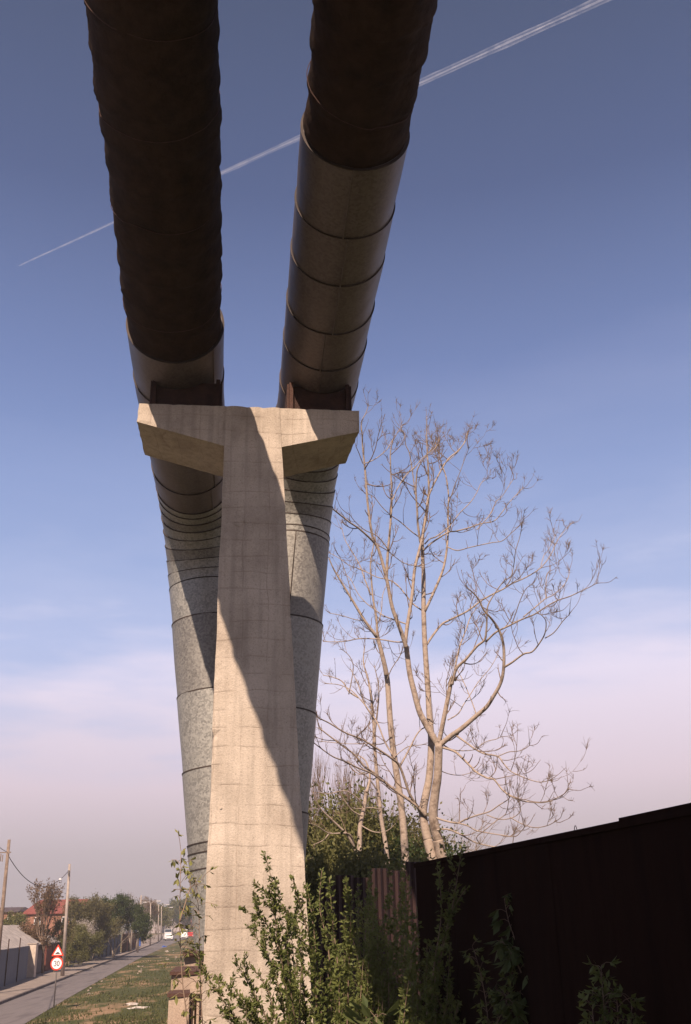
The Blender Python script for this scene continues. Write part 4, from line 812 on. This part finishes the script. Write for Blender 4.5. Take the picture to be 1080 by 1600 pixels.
# houses
def house(name, label, pxl, pxr, Y, dep, pye, pyr, wallm, roofm, over=.3, hip=0., wins=0, corr=False, group=None, ridge_back=True, wm='glass'):
    xl, xr = at(pxl, pye, Y).x, at(pxr, pye, Y).x; ze = at((pxl+pxr)/2, pye, Y).z; zr = at((pxl+pxr)/2, pyr, Y+dep/2).z
    th = thing(name, label, 'house', ((xl+xr)/2, Y, 0), group)
    mb = MB(); mb.box(V(((xl+xr)/2, Y+dep/2, ze/2)), xr-xl, dep, ze)
    mb.build('wall', wallm, th)
    mb = MB(); y0, y1, ym = Y-over, Y+dep+over, Y+dep/2; x0, x1 = xl-over, xr+over; k_ = 40 if corr else 1
    hl = hip*(xr-xl)
    for side in (0, 1):
        ye = y0 if side == 0 else y1
        for i in range(k_):
            f0, f1 = i/k_, (i+1)/k_; o0 = .05*(i % 2) if corr else 0; o1 = .05*((i+1) % 2) if corr else 0
            e0, e1 = V((x0+(x1-x0)*f0, ye, ze+.01+o0)), V((x0+(x1-x0)*f1, ye, ze+.01+o1)); r0_, r1_ = V((x0+hl+(x1-x0-2*hl)*f0, ym, zr+o0)), V((x0+hl+(x1-x0-2*hl)*f1, ym, zr+o1)); tk = UP*.1
            mb.hexa([e0, e1, r0_, r1_, e0+tk, e1+tk, r0_+tk, r1_+tk])
    if hip:
        for xx, rx in ((x0, x0+hl), (x1, x1-hl)): mb.poly([(xx, y0, ze+.1), (xx, y1, ze+.1), (rx, ym, zr+.1)])
    else:
        for xx in (xl, xr): mb.poly([(xx, Y, ze), (xx, Y+dep, ze), (xx, ym, zr)])
    mb.build('roof', roofm, th)
    for i in range(wins):
        x = xl+(xr-xl)*(i+.5)/wins; w_ = MB(); w_.box(V((x, Y-.02, ze-.9)), .9, .06, 1.0); wo_ = w_.build('window', M['white'], th); w_ = MB(); w_.box(V((x, Y-.06, ze-.9)), .74, .04, .84); w_.build('pane', M[wm], wo_)
    return th
def shed(name, label, y0, y1, off_e, off_r, ze, zr, wallm, roofm):
    th = thing(name, label, 'shed', V((fence_x(y0)+off_e, y0, 0)))
    def E_(y, z=ze): return V((fence_x(y)+off_e, y, z))
    def G_(y, z=zr): return V((fence_x(y)+off_r, y, z))
    def K_(y, z=ze): return V((fence_x(y)+2*off_r-off_e, y, z))
    mb = MB(); mb.hexa([E_(y0, 0), E_(y1, 0), K_(y0, 0), K_(y1, 0), E_(y0), E_(y1), K_(y0), K_(y1)])
    for y in (y0+.02, y1-.02): mb.poly([E_(y), G_(y, zr-.06), K_(y)])
    mb.build('wall', wallm, th); mb = MB(); n = int((y1-y0)*4)
    for i in range(n):
        a_, b_ = y0-.3+(y1-y0+.6)*i/n, y0-.3+(y1-y0+.6)*(i+1)/n; o0, o1 = UP*(.045*(i % 2)), UP*(.045*((i+1) % 2)); tk = UP*.05
        jg = UP*(.03*noise.noise(V((a_*.5, 0, 0))))
        for F_, sg in ((E_, 1), (K_, -1)):
            ea, eb = F_(a_)+V((.25*sg, 0, 0))+o0+jg, F_(b_)+V((.25*sg, 0, 0))+o1+jg; ga, gb = G_(a_)+o0+jg, G_(b_)+o1+jg; mb.hexa([ea, eb, ga, gb, ea+tk, eb+tk, ga+tk, gb+tk])
    mb.build('roof', roofm, th)
    mb = MB(); mb.box((E_(y0)+E_(y1))/2+V((.27, 0, -.04)), .1, (y1-y0)*1.0, .12, V(((E_(y1)-E_(y0)).y, -(E_(y1)-E_(y0)).x, 0))); mb.build('gutter', M['rust'], th)
shed('long_shed', 'long low shed with grey corrugated roof behind the blue-grey fence', 58, 104, -.5, -3.3, 2.5, 4.15, M['shedwall'], M['asb'])
shed('small_shed', 'small low shed with tilted grey roof between the tall pole and the hedge', 107, 116, -.9, -3.2, 2.45, 3.3, M['brownf'], M['asb'])
house('red_roofed_house', 'orange house under a broad red hipped roof behind the budding tree', 38, 124, 150, 12, 1428, 1407, M['orange'], M['redroof'], hip=.07, wins=2)
house('orange_house', 'small orange house with dark roof at the far left', -25, 26, 165, 10, 1426, 1419, M['orange'], M['darkroof'], hip=.12, wins=3)
house('far_block', 'pale distant building closing the end of the road', 262, 288, 520, 20, 1421, 1417, M['block'], M['redroof'], wins=4)
house('far_block', 'low pale distant building left of the lamp posts', 228, 252, 460, 16, 1431, 1427, M['block'], M['darkroof'], wins=3)
house('far_block', 'reddish distant house behind the sapling', 284, 300, 430, 14, 1429, 1422, M['orange'], M['redroof'], wins=2)

# background trees and shrubs
GT = 'trees and shrubs behind the roadside fences'
def B0(px, Y): return V((at(px, 1480, Y).x, Y, 0))
bgtree('budding_tree', 'bare budding fruit tree in front of the red roofed house', B0(70, 100), 8.2, 4, .2, 41, 3, .12, .17, 'l_brown', 'twig', up=.22, ang=.6, group=GT)
bgtree('budding_tree', 'low twiggy budding tree beside the long shed roof', B0(48, 101), 4.6, 4, .2, 42, 4, .3, .15, 'l_brown', 'twig', up=.1, ang=.8, group=GT)
bgtree('budding_tree', 'twiggy brown tree in front of the low shed', B0(88, 102), 5.0, 4, .2, 43, 4, .3, .15, 'l_olive', 'twig', up=.12, ang=.8, group=GT)
bgtree('leafy_tree', 'olive leafy tree right of the tall pole', B0(120, 129), 7.4, 3, .08, 44, 22, .55, .17, 'l_olive', up=.2, ang=.65, stems=4, group=GT)
bgtree('leafy_tree', 'yellowish leafy tree left of the dark green tree', B0(143, 131), 7.0, 3, .08, 45, 26, .6, .17, 'l_olive', up=.15, ang=.7, stems=4, group=GT)
bgtree('leafy_tree', 'dense dark green round tree over the dark blue fence', B0(178, 141), 7.8, 4, .12, 46, 34, .5, .17, 'l_dark', up=.10, ang=.8, stems=3, group=GT)
bgtree('leafy_tree', 'small green tree leaning against the dark green round tree', B0(158, 136), 5.0, 3, .06, 47, 30, .55, .17, 'l_mid', up=.08, ang=.8, stems=4, group=GT)
bgtree('hedge_bush', 'dark olive hedge bush spilling over the pavement', FX(119.5, .2), 3.9, 3, .1, 48, 42, .45, .14, 'l_mid', stems=5, ang=.9, cat='bush', group=GT)
bgtree('hedge_bush', 'smaller hedge bush beside the small shed', FX(113.5, .1), 3.0, 3, .1, 49, 36, .4, .14, 'l_mid', stems=5, ang=.9, cat='bush', group=GT)
bgtree('blossoming_shrub', 'white blossoming shrub above the hedge', B0(128, 127), 4.7, 3, .12, 50, 5, .5, .12, 'l_blos', stems=3, ang=.8, cat='shrub', group=GT)
bgtree('bare_tree', 'bare grey tree right of the dark green round tree', B0(203, 172), 9.2, 4, .2, 51, 0, up=.2, ang=.55, group=GT)
bgtree('bare_tree', 'bare tree behind the taller far pole', B0(213, 180), 8.6, 4, .2, 52, 0, up=.2, ang=.6, group=GT)
bgtree('budding_tree', 'reddish twiggy tree behind the pale fence', B0(224, 230), 9.5, 4, .2, 53, 3, .3, .22, 'l_brown', up=.12, ang=.7, group=GT)
bgtree('leafy_tree', 'dark far tree behind the pale fence near the lamps', B0(240, 290), 8.5, 3, .15, 54, 20, .8, .35, 'l_mid', stems=2, group=GT)
bgtree('leafy_tree', 'dark far tree above the vans', B0(272, 420), 12, 3, .15, 55, 24, 1.1, .5, 'l_dark', stems=3, group=GT)
bgtree('leafy_tree', 'far olive tree beyond the white van', B0(286, 400), 12.5, 3, .15, 56, 22, 1.1, .5, 'l_mid', stems=3, group=GT)
bgtree('leafy_tree', 'far green tree showing between the sapling and the pier', B0(300, 360), 10, 3, .15, 57, 24, 1.0, .45, 'l_dark', stems=3, group=GT)
bgtree('leafy_tree', 'far tree beside the orange house', B0(14, 135), 5.6, 3, .15, 58, 22, .6, .22, 'l_mid', stems=3, group=GT)
# far woods closing the horizon
rg = random.Random(60); fw = MB()
for i in range(5200):
    x = rg.uniform(-420, 700); y = 560+rg.uniform(0, 60); h = (9+5*noise.noise(V((x*.02, 0, 0))))*rg.random()**.6
    fw.leaf(V((x, y, h)), rv(rg), rv(rg), 2.6, 1.6)
tag(fw.build('far_woods', M['l_mid']), 'far-off belt of trees along the horizon', 'woods', kind='stuff')

# vehicles
def ring(mb, c_, r, w, ax, n=16): mb.tube([c_-ax*w/2, c_+ax*w/2], r, n)
def vehicle(name, label, cat, pos, w, h, L, paint, seed=0, van=False, group=None):
    th = thing(name, label, cat, pos, group); pos = V(pos); d = V((-.13, .99, 0)).normalized(); s_ = V((d.y, -d.x, 0))
    prof = ([(-L/2, .35), (-L/2, .95), (-L/2+.25*L*.6, 1.15), (-L/2+L*.22, h), (L/2-.08, h), (L/2, .9), (L/2, .35)] if van else [(-L/2, .3), (-L/2, .72), (-L/2+L*.24, .92), (-L/2+L*.38, h), (L/2-L*.25, h), (L/2-L*.08, .98), (L/2, .85), (L/2, .3)])
    b_ = MB(); n = len(prof); base = len(b_.v)
    for sx in (-1, 1):
        for (a_, z) in prof: b_.v.append(pos+d*a_+s_*(sx*w/2*(.86 if z > 1.1 else 1))+UP*z)
    for i in range(n): j = (i+1) % n; b_.face((base+i, base+j, base+n+j, base+n+i))
    b_.face(tuple(range(base, base+n))[::-1]); b_.face(tuple(range(base+n, base+2*n))); b_.build('body', paint, th)
    i0 = 2; a0, z0 = prof[2]; a1, z1 = prof[3]; g_ = MB(); o = (-d*.5+UP*.5)*.03
    g_.poly([pos+d*(a0+.08)+s_*(-w*.42)+UP*(z0+.05)+o, pos+d*(a0+.08)+s_*(w*.42)+UP*(z0+.05)+o, pos+d*(a1-.05)+s_*(w*.38)+UP*(z1-.08)+o, pos+d*(a1-.05)+s_*(-w*.38)+UP*(z1-.08)+o]); g_.build('windscreen', M['glass'], th)
    for sx in (-1, 1):
        g_ = MB(); x = sx*(w/2*.93+.02); g_.poly([pos+d*(a1)+s_*x*1.03+UP*1.15, pos+d*(L*.25)+s_*x*1.03+UP*1.15, pos+d*(L*.2)+s_*x*.97+UP*(h-.12), pos+d*(a1+.15)+s_*x*.97+UP*(h-.12)]); g_.build('side_window', M['glass'], th)
        for ay in (-L*.31, L*.31):
            g_ = MB(); ring(g_, pos+d*ay+s_*(sx*(w/2-.08))+UP*.32, .32, .2, s_); wl = g_.build('wheel', M['tyre'], th); g_ = MB(); ring(g_, pos+d*ay+s_*(sx*(w/2+.025))+UP*.32, .18, .02, s_, 10); g_.build('rim', M['lampm'], wl)
        g_ = MB(); g_.box(pos-d*(L/2+.01)+s_*(sx*w*.36)+UP*.68, .34, .05, .16, s_); g_.build('headlight', M['lampm'], th)
    g_ = MB(); g_.box(pos-d*(L/2+.012)+UP*.45, w*.55, .04, .18, s_); g_.build('grille', M['ink'], th)
    g_ = MB(); g_.box(pos-d*(L/2+.012)+UP*.38+d*0, w*.96, .06, .08, s_); g_.build('bumper', M['steel'], th)
    return th
GV = 'vehicles at the far end of the road'
vehicle('parked_car', 'white car on the road in front of the dark-windowed van', 'car', (at(264.5, 1462, 268).x, 268, 0), 1.85, 1.45, 4.3, M['vanw'], group=GV)
vehicle('van', 'white-topped dark van just behind the white car', 'van', (at(263, 1462, 276).x, 276, 0), 2.1, 2.6, 5.4, M['lampm'], van=True, group=GV)
vehicle('van', 'white van farther right at the end of the road', 'van', (at(287.5, 1460, 285).x, 285, 0), 2.0, 2.3, 5.0, M['vanw'], van=True, group=GV)
vehicle('parked_car', 'red car at the right behind the saplings', 'car', (at(298, 1458, 300).x, 300, 0), 1.8, 1.45, 4.2, M['carred'], group=GV)

# road signs
sp = gz(84, 1577); sg = thing('road_sign', 'speed bump triangle over a round 30 speed limit sign on one post', 'road sign', sp)
tp = at(91.5, 1476, sp.y); mb = MB(); mb.tube([V((sp.x, sp.y, -.1)), tp+V((0, .03, 0))], .035, 8); mb.build('sign_post', M['steel'], sg)
rt = CR.copy(); rt.z = 0; rt = V((math.cos(.02), math.sin(.02), 0)); nf = V((rt.y, -rt.x, 0)); upv = (tp-V((sp.x, sp.y, 0))).normalized(); upv = (upv-nf*upv.dot(nf)).normalized(); rt = upv.cross(nf)*-1
if rt.x < 0: rt = -rt
def plate(shape, cen, off, th_, name, mt_, parent):
    mb = MB(); f_ = [cen+rt*x+upv*y+nf*(off) for x, y in shape]; bk = [p_-nf*th_ for p_ in f_]; n = len(f_); mb.poly(f_); mb.poly(bk[::-1])
    for i in range(n): j = (i+1) % n; mb.poly([f_[i], bk[i], bk[j], f_[j]])
    return mb.build(name, mt_, parent)
def rtri(s_, rr, n=5):
    out = []
    for k_ in range(3):
        a_ = math.pi/2+k_*2*math.pi/3; cx, cy = math.cos(a_)*(s_-2*rr), math.sin(a_)*(s_-2*rr)
        for i in range(n+1): b_ = a_-math.pi/3+(2*math.pi/3)*i/n; out.append((cx+math.cos(b_)*rr, cy+math.sin(b_)*rr))
    return out
def disc(r, n=40): return [(math.cos(2*math.pi*i/n)*r, math.sin(2*math.pi*i/n)*r) for i in range(n)]
ct_ = at(91, 1487.5, sp.y)+nf*.07; pl_ = plate(rtri(.40, .03), ct_, 0, .02, 'warning_plate', M['red'], sg); plate(rtri(.265, .012), ct_, .004, .003, 'white_field', M['white'], pl_)
hump = [(-.155, -.095), (.155, -.095), (.155, -.075), (.11, -.07), (.075, -.03), (.035, -.005), (0, .0), (-.035, -.005), (-.075, -.03), (-.11, -.07), (-.155, -.075)]
plate(hump, ct_, .008, .003, 'hump_symbol', M['ink'], pl_)
cs = at(89.3, 1505.3, sp.y)+nf*.07; pl_ = plate(disc(.345), cs, 0, .02, 'speed_plate', M['red'], sg); plate(disc(.27), cs, .004, .003, 'white_field', M['white'], pl_)
def stroke(pts, w, closed=False):   # a flat letter stroke of even width
    mbp = []; n = len(pts)
    for i in range(n):
        a_ = pts[(i-1) % n] if (closed or i > 0) else pts[i]; b_ = pts[(i+1) % n] if (closed or i < n-1) else pts[i]
        t_ = V((b_[0]-a_[0], b_[1]-a_[1])).normalized(); nn = V((-t_.y, t_.x)); mbp.append(((pts[i][0]+nn.x*w/2, pts[i][1]+nn.y*w/2), (pts[i][0]-nn.x*w/2, pts[i][1]-nn.y*w/2)))
    return mbp
def numeral(name, strokes, cen, w, closed):
    mb = MB(); st = stroke(strokes, w, closed); n = len(st); rng_ = range(n if closed else n-1); lift = nf*.009
    for i in rng_:
        j = (i+1) % n; q = [st[i][0], st[j][0], st[j][1], st[i][1]]; P = [cen+rt*x+upv*y+lift for x, y in q]; mb.poly(P); mb.poly([p_-nf*.003 for p_ in P][::-1])
    return mb.build(name, M['ink'], pl_)
arc_ = lambda cx, cy, rx, ry, a0, a1, n=14: [(cx+math.cos(rad(a0+(a1-a0)*i/n))*rx, cy+math.sin(rad(a0+(a1-a0)*i/n))*ry) for i in range(n+1)]
numeral('numeral_three', arc_(-.09, .062, .05, .055, 160, -80)+arc_(-.09, -.058, .057, .068, 85, -165), cs, .036, False)
numeral('numeral_zero', arc_(.085, 0, .055, .118, 0, 342, 24), cs, .036, True)

# litter and stones on the verge
rg = random.Random(90)
def lump(name, label, cat, px, py, sx, sy, sz, mt_, group=None, seed=0):
    c_ = gz(px, py); c_.z = hgt(c_.x, c_.y); th = MB(); bm = bmesh.new(); bmesh.ops.create_icosphere(bm, subdivisions=2, radius=.5)
    for v in bm.verts:
        q = v.co; k_ = 1+.9*noise.noise(q*4+V((seed, seed, 0))); v.co = V((q.x*sx*k_, q.y*sy*k_, q.z*sz*k_))
    bm.verts.index_update(); th.v = [c_+v.co+V((0, 0, sz*.3)) for v in bm.verts]; [th.face(tuple(v.index for v in f_.verts)) for f_ in bm.faces]; bm.free()
    o = th.build(name, mt_); return tag(o, label, cat, group)
GL = 'litter on the grass verge'
lump('litter', 'larger pale scrap of litter on the grass', 'litter', 207, 1569, .75, .9, .16, M['litter'], GL, 1)
lump('litter', 'long pale scrap of litter below the larger one', 'litter', 219, 1577, .95, .5, .14, M['litter'], GL, 2)
lump('litter', 'blue plastic scrap at the road edge', 'litter', 257, 1480, .8, .8, .35, M['blit'], GL, 3)
lump('litter', 'small white scrap near the blue plastic', 'litter', 261, 1487, .6, .6, .2, M['litter'], GL, 4)
for i in range(34):
    py = rg.choice([rg.uniform(1478, 1500), rg.uniform(1500, 1560)]); x0 = 238+(1500-py)*1.5 if py < 1500 else 226-(py-1498)*1.95
    px = x0+abs(rg.gauss(0, 22))+4
    if 230 < px < 316 or px < 225: lump('stone', 'small pale stone lying along the road edge of the verge', 'stone', px, py, rg.uniform(.1, .35), rg.uniform(.1, .35), rg.uniform(.06, .18), M['stone'], 'stones along the verge', i)

# ------------------------------------------------------------------ contrail, 9 km up
tr_ = MB(); a_ = gz(30, 415, 9000); b_ = gz(940, 0, 9000); b_ = a_+(b_-a_)*1.6; sd_ = (b_-a_).normalized().cross(UP)
for k_ in (-1, 1):
    P = []; R_ = []
    for i in range(61):
        t_ = i/60; P.append(a_.lerp(b_, t_)+sd_*(k_*(4+30*t_))+sd_*4*noise.noise(V((t_*20, k_, 0)))); R_.append((6+34*t_)*(1+.5*noise.noise(V((t_*30, 3*k_, 1)))))
    tr_.tube(P, R_, 10)
mc = bpy.data.materials.new('ice_vapour'); mc.use_nodes = True; t = mc.node_tree; t.nodes.clear(); o_ = N(t, 'ShaderNodeOutputMaterial'); tp_ = N(t, 'ShaderNodeBsdfTransparent'); df = N(t, 'ShaderNodeBsdfDiffuse'); df.inputs[0].default_value = (.8, .8, .85, 1)
tl2 = N(t, 'ShaderNodeBsdfTranslucent'); tl2.inputs[0].default_value = (.8, .8, .85, 1); ad_ = N(t, 'ShaderNodeMixShader'); ad_.inputs[0].default_value = .5; t.links.new(df.outputs[0], ad_.inputs[1]); t.links.new(tl2.outputs[0], ad_.inputs[2])
ms_ = N(t, 'ShaderNodeMixShader'); ge = N(t, 'ShaderNodeNewGeometry'); nn_ = N(t, 'ShaderNodeTexNoise', Scale=.006, Detail=8.0, Roughness=.7); t.links.new(ge.outputs['Position'], nn_.inputs['Vector'])
t.links.new(ramp(t, nn_.outputs['Fac'], [(.3, .015), (.7, .15)]), ms_.inputs[0]); t.links.new(tp_.outputs[0], ms_.inputs[1]); t.links.new(ad_.outputs[0], ms_.inputs[2]); t.links.new(ms_.outputs[0], o_.inputs[0])
tag(tr_.build('contrail', mc), 'thin white double contrail crossing the sky behind the pipes', 'contrail')

# ------------------------------------------------------------------ the hazy air over the street
hz = MB(); hz.box((0, 690, 11), 1840, 1680, 30)
mh = bpy.data.materials.new('hazy_air'); mh.use_nodes = True; t = mh.node_tree; t.nodes.clear(); o_ = N(t, 'ShaderNodeOutputMaterial'); pv = N(t, 'ShaderNodeVolumePrincipled'); pv.inputs['Color'].default_value = (.92, .88, .88, 1)
pv.inputs['Density'].default_value = .0006; pv.inputs['Anisotropy'].default_value = .2; t.links.new(pv.outputs[0], o_.inputs['Volume'])
tag(hz.build('haze', mh), 'faint haze in the air over the street', 'haze', kind='stuff')
